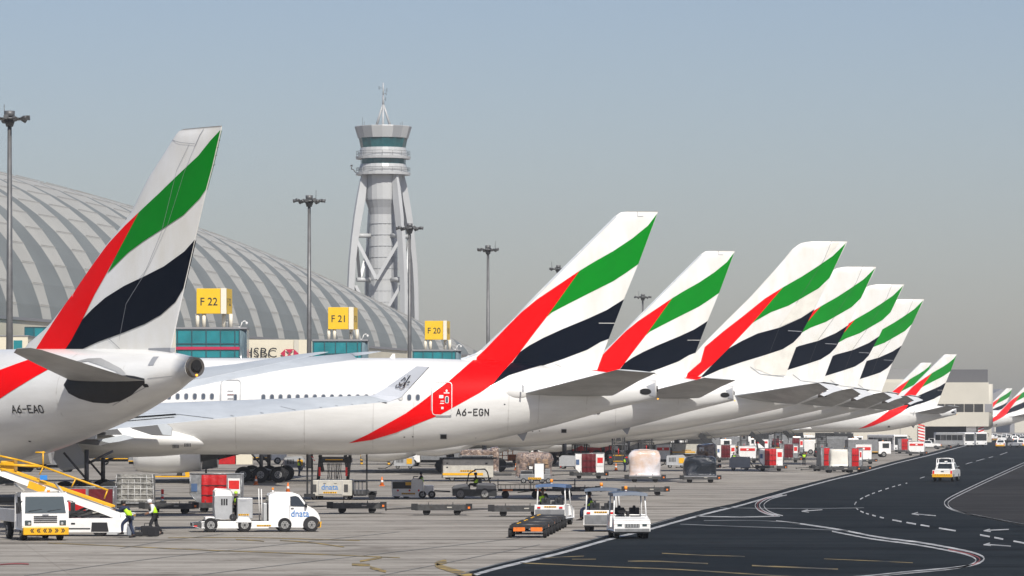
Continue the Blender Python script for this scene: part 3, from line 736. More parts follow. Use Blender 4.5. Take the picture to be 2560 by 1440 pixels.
def make_777(name,label,loc,scale,reg=None,near=False,group='airliners parked tail out along the stand row'):
    t=thing(name,label,'aeroplane',loc,0,group,scale)
    b=T7B.mesh()
    for sd in (-1,1):
        lf=T7B.lift(sd,.022); b.decal(RED1B,lf,'flag_red',.5,.07); b.decal(BLK1B,T7B.lift(sd,.035),'flag_black',.5,.07)
        # seams, vents and stains that belong to the skin
        for px in ((600,770,940,1040,1275,1350,1470) if near else (1275,1470)): 
            x,_=L1(px,0); zt=itp(x,T7B.x,T7B.zt); zb=itp(x,T7B.x,T7B.zb); seam(b,[(x,zt-.9),(x-.15,zb+.4)],T7B.lift(sd,.02),.03,'belly_grey')
    b.decal(rrect(*L1(1110,1091),.38,.26,.03),T7B.lift(-1,.03),'black_hole',.3,.2)
    b.decal(rrect(*L1(1110,1091),.46,.34,.03),T7B.lift(-1,.025),'seam_grey',.3,.2)
    b.decal(rrect(*L1(1190,1094),.06,.06,.02),T7B.lift(-1,.03),'seam_grey')
    for q in ((1013,1092),(1034,1091),(1262,1011),(1262,966)): b.decal(rrect(*L1(*q),.10,.06,.02),T7B.lift(-1,.03),'seal_black')
    f=b.build('fuselage',t)
    b=T7F.mesh(L1(0,925)[1])
    for sd in (-1,1):
        lf=T7F.lift(sd,.022)
        for pl,m in ((RED1,'flag_red'),(GRN1,'flag_green'),(BLK1,'flag_black')): b.decal(pl,lf,m,.4,.4)
        seam(b,poly1((1593,528),(1594,541),(1608,541)),lf,.035,'seam_grey')
        le_=[(x+.07,z) for z,x in T7F.le if z<L1(0,528.5)[1]]; seam(b,le_,T7F.lift(sd,.012),.13,'wing_grey')
        seam(b,poly1((1388,910),(1410,920),(1440,922),(1488,930)),T7F.lift(sd,.03),.05,'belly_grey')
        seam(b,poly1((1497,808),(1537,808)),T7F.lift(sd,.03),.045,'belly_grey')
    b.build('tail_fin',t)
    # tail planes
    for sd in (-1,1):
        b=MB(); y=lambda v: sd*v
        rl=L1(1300,984); rt=L1(1522,984); tl=L1(1545,0); tt=L1(1640,0)
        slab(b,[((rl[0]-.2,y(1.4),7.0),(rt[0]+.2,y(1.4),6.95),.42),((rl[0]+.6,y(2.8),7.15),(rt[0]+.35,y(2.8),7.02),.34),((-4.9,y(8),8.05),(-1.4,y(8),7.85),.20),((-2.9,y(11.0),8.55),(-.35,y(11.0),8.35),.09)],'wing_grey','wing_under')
        b.build('tail_plane',t)
    for sd in (-1,1):
        b=MB(); rings=[]
        for k in range(9):
            u=k/8; r=.05+.42*math.sin(math.pi*min(1,u*1.0+.02))**.6 if k<8 else .05; x=L1(1262,0)[0]+u*2.0
            rings.append([(x,sd*(T7B.surf(x,7.15)-.1)+r*.55*math.cos(a),7.17+r*math.sin(a)) for a in [2*math.pi*j/12 for j in range(12)]])
        b.loft(rings,'white_paint'); b.build('root_fairing',t)
    # tail cone exhaust
    b=MB(); lf=T7B.lift(-1,.03); c=L1(1613,979)
    b.decal([(c[0]-.35+.5*0,c[1])]+[(c[0]+.40*math.cos(a),c[1]+.20*math.sin(a)) for a in [math.pi-.3-k*(2*math.pi-.6)/14 for k in range(15)]],lf,'black_hole',.2,.2)
    b.decal(poly1((1615,966),(1637,958),(1638,992),(1622,988),(1626,978)),lf,'seam_grey',.2,.2)
    b.cyl((.0,0,L1(0,972)[1]),(.12,0,L1(0,972)[1]),.2,'black_hole',n=12)
    b.build('exhaust',t)
    b=MB(); b.ball((.12,-.05,L1(0,997)[1]),.06,'orange_glow',6); b.build('tail_light',t)
    for q,hgt in ((1308,.55),(1445,.5),(1302,-.6)):
        pass
    b=MB(); x,z=L1(1307,976); b.box((x,-3.0,z+.1),(.10,.05,.5),'seam_grey'); b.build('probe',t)
    b=MB(); x,z=L1(1308,1079); x-=.05; zb=itp(x,T7B.x,T7B.zb); b.prism([(x-.5,zb+.1),(x+.35,zb+.12),(x+.1,zb-.5),(x+.02,zb-.5)],-.06,.06,'seam_grey'); b.build('drain_mast',t)
    if near:
        for px in (980,1168):
            b=MB(); x,_=L1(px,0); zt=itp(x,T7B.x,T7B.zt); b.prism([(x-.2,zt-.05),(x+.22,zt-.05),(x+.2,zt+.28),(x+.05,zt+.3)] ,-.04,.04,'white_paint'); b.build('aerial',t)
    # wings, belly fairing, engines, gear
    b=MB(); rings=[]
    fair=[(540,1098,1110,.5),(520,1088,1122,1.9),(490,1074,1130,2.7),(450,1062,1137,3.18),(400,1054,1141,3.45),(300,1046,1144,3.6),(0,1040,1146,3.65),(-300,1050,1144,3.5),(-460,1078,1130,2.8),(-520,1100,1112,.6)]
    for x,a,c,w_ in fair:
        za=H+(YH-a)/U1; zc_=H+(YH-c)/U1; zm=(za+zc_)/2; r=(za-zc_)/2
        rings.append([((x-1640)/U1, w_*math.cos(2*math.pi*k/32)*(1.02), zm+r*math.sin(2*math.pi*k/32)) for k in range(32)])
    b.loft(rings,'white_paint'); bf=b.build('belly_fairing',t)
    if near:
        for q in ((448,1116),(477,1112)):
            x,z=L1(*q); bb=MB()
            for k in range(5): bb.b2(x-.18+k*.09,x-.18+k*.09+.05,-3.22,-3.05,z-.11,z+.11,'seal_black')
            bb.build('vent',bf)
    for sd in (-1,1):
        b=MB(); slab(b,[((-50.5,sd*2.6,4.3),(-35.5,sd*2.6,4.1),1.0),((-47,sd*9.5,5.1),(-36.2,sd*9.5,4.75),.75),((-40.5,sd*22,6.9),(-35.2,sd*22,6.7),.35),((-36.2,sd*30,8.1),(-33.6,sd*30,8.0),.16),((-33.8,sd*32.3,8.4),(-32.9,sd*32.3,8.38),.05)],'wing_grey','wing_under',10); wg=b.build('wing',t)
        for yy,xx,dz in (() if near and sd<0 else ((6.2,-33.7,0),(11.5,-34.2,.4),(17,-33.6,1.0))):
            b=MB(); zt=4.55+dz
            b.loft([[(xx-3.2+q*.9,sd*yy+w_*.34,zt-h_*1.0),(xx-3.2+q*.9,sd*yy+w_*.34,zt+.05),(xx-3.2+q*.9,sd*yy-w_*.34,zt+.05),(xx-3.2+q*.9,sd*yy-w_*.34,zt-h_*1.0)] for q,w_,h_ in ((0,.2,.15),(1,1,.55),(2,1.2,.85),(3.2,1.2,1.0),(4.4,1.1,.95))],'wing_grey',False); b.build('flap_fairing',wg)
        if near and sd<0:
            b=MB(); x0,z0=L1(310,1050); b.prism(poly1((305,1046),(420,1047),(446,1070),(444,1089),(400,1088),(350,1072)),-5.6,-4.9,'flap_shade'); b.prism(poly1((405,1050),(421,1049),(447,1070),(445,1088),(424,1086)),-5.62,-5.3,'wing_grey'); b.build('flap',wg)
            b=MB(); b.prism(poly1((225,1065),(240,1064),(272,1082),(271,1096),(180,1098),(200,1070)),-8.6,-7.8,'winglet_grey'); b.build('flap',wg)
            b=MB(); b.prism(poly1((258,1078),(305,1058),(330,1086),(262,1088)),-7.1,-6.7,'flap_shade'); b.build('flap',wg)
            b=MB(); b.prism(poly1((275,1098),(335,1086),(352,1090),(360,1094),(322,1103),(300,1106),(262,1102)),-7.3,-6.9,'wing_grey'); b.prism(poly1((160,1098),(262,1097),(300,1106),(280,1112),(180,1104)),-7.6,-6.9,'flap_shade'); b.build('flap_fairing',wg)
            b=MB(); b.prism(poly1((132,1116),(203,1098),(218,1118),(235,1150),(231,1160),(168,1171)),-4.5,-4.3,'winglet_grey'); b.prism(poly1((168,1171),(231,1158),(235,1163),(232,1168),(175,1174)),-4.55,-4.25,'letter_white'); b.build('gear_door',t)
    for sd in (-1,1):
        b=MB(); n=28; cx,cz=-46.0,2.75; rings=[]
        for dx,r in ((-3.0,1.55),(-2.9,1.72),(-2.5,1.82),(-1.0,1.95),(.8,1.9),(2.4,1.68)): rings.append([(cx+dx,sd*9.6+r*math.cos(2*math.pi*k/n),cz+r*math.sin(2*math.pi*k/n)) for k in range(n)])
        b.loft(rings,'white_paint',True,True); 
        b.cyl((cx-3.02,sd*9.6,cz),(cx-2.98,sd*9.6,cz),1.5,'black_hole',n=28)
        b.cyl((cx+2.3,sd*9.6,cz),(cx+4.3,sd*9.6,cz),1.05,'titanium',.55,n=20)
        en=b.build('engine',t); b=MB(); b.prism([(cx-1.5,cz+1.7),(cx+3.5,cz+1.2),(cx+4.5,cz+2.0),(cx-.5,cz+2.3)],sd*9.6-.25,sd*9.6+.25,'white_paint'); b.build('pylon',en)
    if near or scale>1.02:
        for sd in (-1,1): bogie(t,-37.4 if near else -39.0,sd*5.5)
        b=MB(); b.cyl((-68,0,.55),(-68,0,3.4),.16,'gear_steel'); g_=b.build('nose_gear',t)
        for sd in (-1,1): b=MB(); b.cyl((-68,sd*.2,.55),(-68,sd*.55,.55),.55,'tyre',n=20); b.build('wheel',g_)
    # cabin windows, doors, registration
    if near:
        k=0; px=1047.0; skip=0
        while px>376 and k<40:
            if not (540<px<648):
                x,z=L1(px,994 if px>600 else 991.5); bb=MB(); lf=T7B.lift(-1,.03)
                bb.decal(rrect(x,z,.30,.43,.14),lf,'seam_grey'); lf=T7B.lift(-1,.04); bb.decal(rrect(x+.01,z-.01,.23,.36,.11),lf,'blind_pale' if k in (2,29) else 'window_dark'); bb.build('cabin_window',t)
                k+=1
            px-=21.2
        door(t,1082,1132,956,1038,T7B); door(t,560,609,951,1032,T7B,False)
    if reg:
        b=MB(); x0,z0=L1(1143,1038) if reg[2]==0 else L1(*reg[2]); sz=.56
        strokes(b,reg[0],.40,.26,.372,lambda u,v:(x0+u,-(T7B.surf(x0+u,z0+v)+.04),z0+v),'letter_black',.062)
        b.build('registration',t)
    return t
tail=lambda px,py,D: ((px-1280)*D/F,D,0)
A1=make_777('parked_airliner','white airliner with the middle foreground tail, registration A6-EGN and red band over its rear door',((1640-1280)/U1,F/U1,0),1.0,('A6-EGN',0,0),True)
D2=366.0; s2=F/D2
A2=make_777('parked_airliner','second full white tail from the middle, straight behind the A6-EGN airliner',((1837-1280)/s2-.13*1.046,D2,0),1.046,('A6-EQD',0,0),False)
# dark rear cowling on the near engine and yellow service stands are separate items below
def copy777(px,topy,label,k=1.0):
    s=(YH-topy)/(19.2*k-H); D=F/s
    return dup(A2,label,((px-1280)/s-.13*k,D,0),0,scale=k,skip=('registration',))
A7=copy777(2392,886,'small distant white airliner whose tail cone points at the bridge building')
A8=copy777(2329,907,'distant tail fin half hidden behind another small tail left of the bridge building')
A9=copy777(2531,971,'hazy far away tail fin just right of the bridge building')
A10=copy777(2590,956,'hazy far tail fin cut by the right edge of the picture')

# the four double-deck airliners
U3=23.86
def L3(px,py): return ((px-2119)/U3, H+(YH-py)/U3)
def poly3(*p): return [L3(*q) for q in p]
t380={}
def make_380(label,px,topy,first=None):
    s=(YH-topy)/(24.1-H); D=F/s; X=(px-1280)/s
    if first: return dup(first,label,(X,D,0))
    t=thing('parked_airliner',label,'aeroplane',(X,D,0),0,'double deck airliners parked in line with rounded white fins')
    body=Body([(-75,6.2,4.6,.4),(-73,8.2,3.3,2.2),(-68,9.9,2.5,3.3),(-60,10.5,2.3,3.57),(-44,10.6,2.3,3.57),(-34,10.55,2.6,3.57),(-26,10.3,3.3,3.4),(-19,10.05,4.2,3.0),(-13,9.85,5.3,2.3),(-8,9.5,6.4,1.6),(-5,9.1,7.1,1.0),(-3.1,8.6,7.75,.42)],1.2)
    b=body.mesh(n=40)
    RB=poly3((1747,879),(1736,890),(1722,922),(1700,960),(1726,962),(1751,946),(1781,912))
    for sd in (-1,1):
        b.decal([p for p in RB],body.lift(sd,.04),'flag_red',.8,.12)
    b.build('fuselage',t)
    fin=Fin(poly3((1640,946),(1680,925),(1736,886),(1762,856),(1807,811),(1875,744),(1950,661),(1987,616),(2006,607),(2030,603.5),(2040,603)),poly3((2119,603),(2115,612),(2074,695),(2036,774),(2002,837),(1961,945)),.05)
    b=fin.mesh(L3(0,955)[1])
    for sd in (-1,1):
        lf=fin.lift(sd,.03)
        b.decal(poly3((1957,719),(1912,747),(1860,789),(1807,830),(1762,868),(1752,905),(1700,950),(1729,954),(1781,912),(1822,871),(1882,807)),lf,'flag_red',.7,.6)
        b.decal(poly3((1957,719),(2006,691),(2040,669),(2081,641),(2115,608),(2074,695),(2047,721),(2002,747),(1972,764),(1927,781),(1890,802),(1882,807)),lf,'flag_green',.7,.6)
        b.decal(poly3((2036,774),(2002,796),(1950,819),(1894,834),(1856,852),(1822,871),(1781,912),(1745,950),(1751,946),(1800,924),(1856,905),(1912,888),(1957,873),(1984,856),(2002,837)),lf,'flag_black',.7,.6)
        seam(b,poly3((2079,603),(2060,650),(1990,760),(1950,815),(1925,880)),fin.lift(sd,.045),.03,'steel_mid')
        seam(b,poly3((1970,827),(2004,829)),fin.lift(sd,.045),.06,'seam_grey')
        seam(b,poly3((1876,917),(1900,935),(1960,942)),fin.lift(sd,.045),.06,'seam_grey')
    b.build('tail_fin',t); t380['fin']=fin
    for sd in (-1,1):
        b=MB(); slab(b,[((-12.4,sd*1.6,7.9),(-6.4,sd*1.6,7.1),.5),((-10.5,sd*4,8.15),(-5.7,sd*4,7.05),.4),((-5.9,sd*11,8.9),(-3.5,sd*11,8.2),.22),((-3.6,sd*15,9.25),(-2.0,sd*15,9.0),.10)],'wing_grey','wing_under'); tp=b.build('tail_plane',t)
        b=MB(); b.prism([((x_-1280)/24.7-35.16,H+(YH-y_)/24.7) for x_,y_ in ((2046,957),(2085,962),(2108,974),(2083,981),(2060,991),(2050,986),(2074,975),(2060,966))],sd*14.6,sd*14.9,'winglet_grey'); b.build('elevator',tp)
    b=MB(); b.cyl((-3.25,0,8.17),(-2.2,0,8.15),.45,'titanium',.32,n=14); b.cyl((-2.25,0,8.15),(-2.15,0,8.15),.26,'black_hole',n=12); b.build('exhaust',t)
    for sd in (-1,1):
        b=MB(); slab(b,[((-54,sd*3.4,4.3),(-37,sd*3.4,4.0),1.6),((-49,sd*13,5.2),(-36.5,sd*13,4.8),1.0),((-38,sd*30,8.0),(-33,sd*30,7.8),.4),((-33,sd*39.5,9.4),(-30.3,sd*39.5,9.3),.12)],'wing_grey','wing_under',8); wg=b.build('wing',t)
        for yy in (14.5,25.6):
            b=MB(); cx=-48+ (yy-14.5)*.5; rings=[[(cx+dx,sd*yy+r*math.cos(2*math.pi*k/20),2.9+(yy-14.5)*.06+r*math.sin(2*math.pi*k/20)) for k in range(20)] for dx,r in ((-2.4,1.45),(-2,1.65),(0,1.75),(2.2,1.4),(4,.6))]; b.loft(rings,'white_paint'); b.build('engine',t)
        for yy,xx in ((8,-34.6),(14,-34.8),(20,-33.8)):
            b=MB(); b.loft([[(xx-3+q,sd*yy+w_*.35*math.cos(a),5.0+(yy-8)*.14+w_*.4*math.sin(a)) for a in [k*math.pi/4 for k in range(8)]] for q,w_ in ((0,.2),(1.5,1.1),(3.5,1.2),(5.2,.6),(6.2,.1))],'wing_grey'); b.build('flap_fairing',wg)
    for sd in (-1,1):
        for x,y in ((-38,2.6),(-41.5,6.2)):
            b=MB(); b.cyl((x,sd*y,.7),(x,sd*y,3.6),.25,'gear_steel'); b.cyl((x-1.6,sd*y,.75),(x+1.6,sd*y,.75),.18,'gear_steel'); g_=b.build('landing_gear',t)
            for ax in ((-1.6,0,1.6) if y<5 else (-.85,.85)):
                for q0 in (-.9,.45): b=MB(); b.cyl((x+ax,sd*y+q0,.7),(x+ax,sd*y+q0+.45,.7),.7,'tyre',n=18); b.build('wheel',g_)
    return t
A3=make_380('big rounded fin with dirty cream rudder, largest of the four tightly overlapping tails',2119,603.5)
A4=make_380('second of the four overlapping rounded tails, counted from the left',2191,667,A3)
A5=make_380('third of the four overlapping rounded tails, counted from the left',2261,711,A3)
A6=make_380('rightmost and smallest of the four overlapping rounded tails',2311,748,A3)

lf=t380['fin'].lift(-1,.05)
for pl in (poly3((1985,765),(2002,748),(2047,722),(2066,708),(2036,773),(2002,795),(1948,818)),poly3((1885,903),(1912,889),(1957,874),(1984,857),(2000,842),(1964,938),(1930,938),(1888,922)),poly3((2081,606),(2100,606),(2070,640),(2062,648))):
    b=MB(); b.decal(pl,lf,'cream_paint',.7,.6); b.build('stained_rudder_panel',A3)
# ------------------------------------------------------------------ nearest airliner, turned half away
TH=R(50); CA,SA=math.cos(TH),math.sin(TH); TX,TD=-13.0,173.0
def M0(px,py,L_=0.0):
    """photo point on the plane parallel to the centre line, L_ metres to port -> local (x aft, z)"""
    bx=TX-SA*L_; bd=TD-CA*L_
    k=(px-1280)/F; m=(bx-k*bd)/(CA+k*SA)      # X = bx - CA m ; D = bd + SA m
    D=bd+SA*m; return (-m, H+(YH-py)*D/F)
def p0(*pts,L_=0.0): return [M0(x,y,L_) for x,y in pts]
def nearest():
    t=thing('parked_airliner','nearest white airliner at the left edge, registration A6-EAO, seen half from behind','aeroplane',(TX,TD,0),-TH)
    B=Body([(-58.5,5.3,4.6,.4),(-57,6.6,3.4,1.6),(-54,7.7,2.7,2.5),(-50,8.3,2.55,2.82),(-30,8.35,2.55,2.82),(-20,8.38,2.6,2.82),(-17,8.38,2.82,2.80),(-14,8.38,3.36,2.66),(-10,8.36,4.15,2.30),(-7,8.32,4.85,1.92),(-5,8.28,5.36,1.62),(-3.4,8.22,5.86,1.28),(-2,8.12,6.33,.98),(-1.0,8.0,6.74,.66),(-.2,7.88,7.03,.44)],.5)
    b=B.mesh(n=64)
    band=p0((-60,952),(0,920),(45,895),(104,921),(60,958),(0,1005),(-60,1052),L_=2.2)
    b.decal(band,B.lift(-1,.02),'flag_red',.4,.1); b.decal(band,B.lift(1,.02),'flag_red',.4,.1)
    for x in (-3.6,-7.4):
        zt=itp(x,B.x,B.zt); zb=itp(x,B.x,B.zb)
        for sd in (-1,1): seam(b,[(x+.2,zt-.25),(x+.05,(zt+zb)/2),(x-.1,zb+.25)],B.lift(sd,.015),.03,'belly_grey')
    b.decal(rrect(-1.95,7.72,.30,.36,.02),B.lift(-1,.02),'seam_grey',.2,.2)
    b.decal(rrect(-2.3,6.72,.26,.14,.06),B.lift(-1,.02),'black_hole',.2,.1)
    seam(b,[(-2.1,7.0),(-.9,7.1)],B.lift(-1,.015),.02,'seam_grey'); seam(b,[(-4.5,5.9),(-2.2,6.7)],B.lift(-1,.015),.02,'seam_grey')
    b.build('fuselage',t)
    # black opening around the tail plane root
    b=MB(); c=p0((160,962),(166,945),(176,936),(215,932),(262,934),(300,940),(318,946),(316,958),(300,972),(282,988),(258,1002),(236,1008),(212,1006),(188,996),(170,983),L_=1.9)
    b.decal(c,B.lift(-1,.02),'seal_black',.25,.2); b.build('tail_plane_cutout',t)
    b=MB(); c=p0((198,905),(222,897),(250,896),(275,906),(305,921),(316,932),(318,939),(306,938),(296,928),(260,914),(228,904),(205,908),L_=1.2); b.decal(c,B.lift(-1,.025),'wing_under',.25,.2); b.build('cutout_rim',t)
    # fin
    fin=Fin(p0((60,866),(72,859),(121,817),(186,734),(260,622),(326,538),(372,445),(433,350),(442,334),(450,326),(460,322.5)),p0((554,322.5),(552,330),(533,413),(517,473),(488,599),(461,720),(426,880)),.06)
    b=fin.mesh(8.0)
    for sd in (-1,1):
        lf=fin.lift(sd,.028)
        b.decal(p0((357,531),(321,564),(279,608),(233,669),(186,734),(140,808),(103,873),(100,882),(160,893),(175,880),(195,850),(222,799),(253,735),(284,678),(316,615)),lf,'flag_red',.16,.3)
        b.decal(p0((357,531),(409,483),(456,436),(502,390),(530,352),(553,325),(533,413),(517,473),(502,497),(465,538),(419,571),(372,603),(335,631),(307,659),(284,683),(316,615)),lf,'flag_green',.35,.35)
        b.decal(p0((489,599),(465,629),(419,666),(372,692),(326,715),(279,745),(247,773),(222,799),(195,850),(166,890),(209,879),(260,855),(316,834),(372,810),(409,787),(442,755),(461,720)),lf,'flag_black',.35,.35)
        l2=fin.lift(sd,.036)
        seam(b,p0((513,322),(495,366)),l2,.03,'seam_grey'); seam(b,p0((482,360),(452,425),(415,580),(372,690),(330,760),(311,850)),l2,.018,'seam_grey'); seam(b,p0((433,350),(460,357),(495,360)),l2,.02,'seam_grey'); seam(b,p0((495,366),(470,430),(430,560),(385,665),(360,700)),l2,.015,'seam_grey')
        seam(b,p0((285,845),(312,872)),l2,.03,'seam_grey')
    b.build('tail_fin',t)
    for q in ((541,352),(537,370),(533,390),(528,414)):
        x,z=M0(*q); b=MB(); b.cyl((x,0,z),(x+.28,0,z+.02),.012,'seal_black',n=4); b.build('static_wick',t)
    b=MB(); x,z=M0(430,873); b.b2(x-5.2,x+.05,-.12,.12,z-.12,z+.06,'seam_grey'); b.build('rudder_gap',t)
    # port and starboard tail planes
    for sd in (-1,1):
        b=MB(); slab(b,[((-7.4,sd*.9,6.82),(-2.3,sd*.9,6.9),.30),((-6.6,sd*1.9,7.0),(-2.0,sd*1.9,7.02),.26),((-4.5,sd*4.8,7.56),(-1.3,sd*4.8,7.62),.17),((-2.8,sd*7.1,8.02),(-.75,sd*7.1,8.10),.10),((-1.9,sd*7.55,8.16),(-.9,sd*7.55,8.18),.03)],'wing_grey','wing_under',10); b.build('tail_plane',t)
    # cone exhaust
    b=MB(); b.cyl((-.3,0,7.46),(.02,0,7.46),.44,'titanium',.40,n=26,caps=False); b.cyl((.02,0,7.46),(-.0,0,7.46),.40,'titanium',.28,n=26,caps=False)
    b.cyl((-.02,0,7.52),(-.6,0,7.52),.26,'black_hole',n=20); b.cyl((-.28,0,7.46),(-.1,0,7.46),.42,'titanium',n=26); b.build('exhaust',t)
    b=MB(); b.cyl((-.02,.0,7.54),(.03,.0,7.54),.23,'black_hole',n=20); b.build('exhaust_hole',t)
    b=MB(); b.ball((.02,0,7.13),.06,'orange_glow',8); b.build('tail_light',t)
    # registration
    b=MB(); x0,z0=M0(12,1032,2.65); strokes(b,'A6-EAO',.30,.24,.335,lambda u,v:(x0+u,-(B.surf(x0+u,z0+v)+.03),z0+v),'letter_black',.055)
    b.build('registration',t)
    b=MB()
    for q in ((28,1103),(210,1118)): x,z=M0(*q,2.2); b.decal(rrect(x,z,.1,.05,.02),B.lift(-1,.02),'black_hole')
    b.build('drain_holes',t)
    # wings. local x aft, y starboard positive
    def Z(px,py,x,y):
        D=TD+SA*(-x)+CA*y; return H+(YH-py)*D/F
    def LEx(y): return -(37-.56*(y-2.8))
    def wingsec(y):
        zl=6.18+.045*(y-20); 
        tx=-(25.5 if y<10 else 25.5-(y-10)*.245)-.0; zt=5.28+(y-17.4)*.0967 if y>9 else 4.7
        return zl,tx,zt
    for sd in (-1,1):
        b=MB(); secs=[]
        for y in (2.5,6,10,14,17.4,20,23,27):
            zl,tx,zt=wingsec(y); chord=tx-LEx(y); secs.append(((LEx(y),sd*y,zl),(tx,sd*y,zt),max(.10,chord*.045)))
        slab(b,secs,'wing_grey','wing_under',12); wg=b.build('wing',t)
        # winglet
        b=MB(); zl=6.5
        rings=[[(-23.5,sd*27,6.45),(-21.6,sd*27,6.15),(-21.6,sd*27,6.1),(-23.5,sd*27,6.4)],[(-23.2,sd*27.5,6.55),(-21.2,sd*27.6,6.42),(-21.2,sd*27.66,6.4),(-23.2,sd*27.56,6.5)],[(-22.6,sd*27.85,6.95),(-20.95,sd*27.9,6.85),(-20.95,sd*27.98,6.85),(-22.6,sd*27.93,6.95)],[(-20.7,sd*28.2,7.95),(-19.75,sd*28.2,7.90),(-19.75,sd*28.26,7.9),(-20.7,sd*28.26,7.95)]]
        b.loft(rings,'winglet_grey',False); wl=b.build('winglet',wg)
        # aileron and spoiler joints
        b=MB()
        def up(y,u,dz=.02):
            zl,tx,zt=wingsec(y); c=tx-LEx(y); th=max(.10,c*.045); return Vector((LEx(y)+c*u,sd*y,zl+(zt-zl)*u+th*(1.48*math.sqrt(u)-.63*u-.85*u*u)*1.2+dz))
        def strip(y0,y1,u0,u1,w_,m):
            n=max(2,int(abs(y1-y0)*1.5)) if abs(y1-y0)>.5 else 4
            for k in range(n):
                a,c=k/n,(k+1)/n; A_=up(y0+(y1-y0)*a,u0+(u1-u0)*a); C_=up(y0+(y1-y0)*c,u0+(u1-u0)*c); d=(C_-A_).normalized(); q=d.cross(Vector((0,0,1)))*w_/2
                b.face([A_-q,C_-q,C_+q,A_+q],m)
        strip(6,17.0,.70,.70,.62,'black_hole'); strip(6,16.6,.82,.81,.2,'seal_black'); strip(17.0,18.0,.72,.98,.10,'seal_black'); strip(22.0,22.2,.72,.97,.04,'seal_black'); strip(18,27,.10,.12,.03,'seam_grey')
        strip(6,17.2,.62,.62,.03,'seam_grey')
        for yy in (19,20.5,23.5,24.3,25.1,25.8,26.5): strip(yy,yy+.06,.93,.97,.06,'seal_black')
        b.build('control_gaps',wg)
    # calligraphy on the starboard winglet, inner face
    b=MB()
    def WLp(px,py):
        lo,hi=195.0,225.0
        for _ in range(30):
            D=(lo+hi)/2; q=P(px,py,D); v=Vector((q.x-TX,q.y-TD,q.z)); v.rotate(Matrix.Rotation(TH,3,'Z'))
            yy=27.85+.35*max(-.3,min(1,(v.z-6.95)))-.035
            if v.y<yy: lo=D
            else: hi=D
        # slide along the view ray on to the winglet's inner face
        f=(v.z-6.95)/(7.95-6.95); y=27.85+(28.2-27.85)*max(-.3,min(1,f))-.035
        return Vector((v.x+(v.y-y)*0.0,y,v.z))
    def stroke(pts,w_,m='letter_black'):
        for (a,c) in zip(pts,pts[1:]):
            d=Vector((c[0]-a[0],c[1]-a[1])); n_=Vector((-d.y,d.x)).normalized()*w_/2
            b.face([WLp(a[0]+n_.x,a[1]+n_.y),WLp(c[0]+n_.x,c[1]+n_.y),WLp(c[0]-n_.x,c[1]-n_.y),WLp(a[0]-n_.x,a[1]-n_.y)],m)
    stroke([(1026,938),(1021,944),(1017,951),(1013,958),(1009,965)],2.0); stroke([(1002,952),(1007,948),(1012,943),(1014,950),(1009,951)],1.6)
    stroke([(998,955),(1001,961),(1006,961)],1.6); stroke([(998,957),(1000,966),(1006,958),(1015,956)],1.6,'gold_ink'); stroke([(1018,957),(1023,953),(1024,956),(1019,957)],1.6)
    stroke([(993,961),(989,966),(991,970),(998,968)],1.8); stroke([(998,970),(1003,973),(1010,968),(1014,960)],1.8,'gold_ink'); stroke([(995,961),(1003,963)],1.2); stroke([(1011,958),(1007,966)],1.4); stroke([(1020,937),(1020,939)],1.8)
    b.build('emblem',[o for o in t.children if o.name.startswith('wing')][-1])
    # gear (out of frame to the left)
    for sd in (-1,1): bogie(t,-28.5,sd*5.3,.69,(-.95,.95),3.3,.7).location.z=.556
    K=1.12; t.scale=(K,)*3; t.location=(TX*K,TD*K,H-H*K)
    b=MB(); b.cyl((-52,0,1.056),(-52,0,3),.14,'gear_steel'); b.cyl((-52,-.5,1.056),(-52,.5,1.056),.5,'tyre'); b.build('nose_gear',t)
    for sd in (-1,1):
        b=MB(); rings=[[(-35+dx,sd*9.4+r*math.cos(2*math.pi*k/24),2.3+r*math.sin(2*math.pi*k/24)) for k in range(24)] for dx,r in ((-2.5,1.1),(-2.2,1.3),(0,1.4),(2,1.15),(4,.6))]; b.loft(rings,'white_paint'); b.build('engine',t)
    return t
A0=nearest()

# pale raked wing reaching in front of the middle airliner
def raked():
    D=262.0
    t=thing('parked_airliner','pale grey raked wing reaching from behind the nearest tail across the white A6-EGN fuselage','aeroplane',P(-200,0,250)*1,0)
    t.location.z=0; o=t.location.copy()
    def q(px,py,D_): return P(px,py,D_)-o
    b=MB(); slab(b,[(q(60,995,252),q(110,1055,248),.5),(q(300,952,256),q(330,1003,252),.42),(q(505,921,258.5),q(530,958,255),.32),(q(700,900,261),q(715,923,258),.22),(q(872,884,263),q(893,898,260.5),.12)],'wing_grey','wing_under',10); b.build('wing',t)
    b=MB(); slab(b,[(q(872,884,263),q(888,890,262),.10),(q(905,880.5,263.5),q(920,885,262.8),.06),(q(950,878,264),q(952,879,263.8),.02)],'wing_grey','wing_under',6); b.build('wing_tip',t)
    b=MB(); b.loft([[ (q(-60,1010,251)+Vector((dx,2.6*math.cos(a),-0+2.6*math.sin(a)-1.0))) for a in [2*math.pi*k/28 for k in range(28)]] for dx in (-6,-2,2,4.5)],'white_paint'); b.build('fuselage',t)
raked()
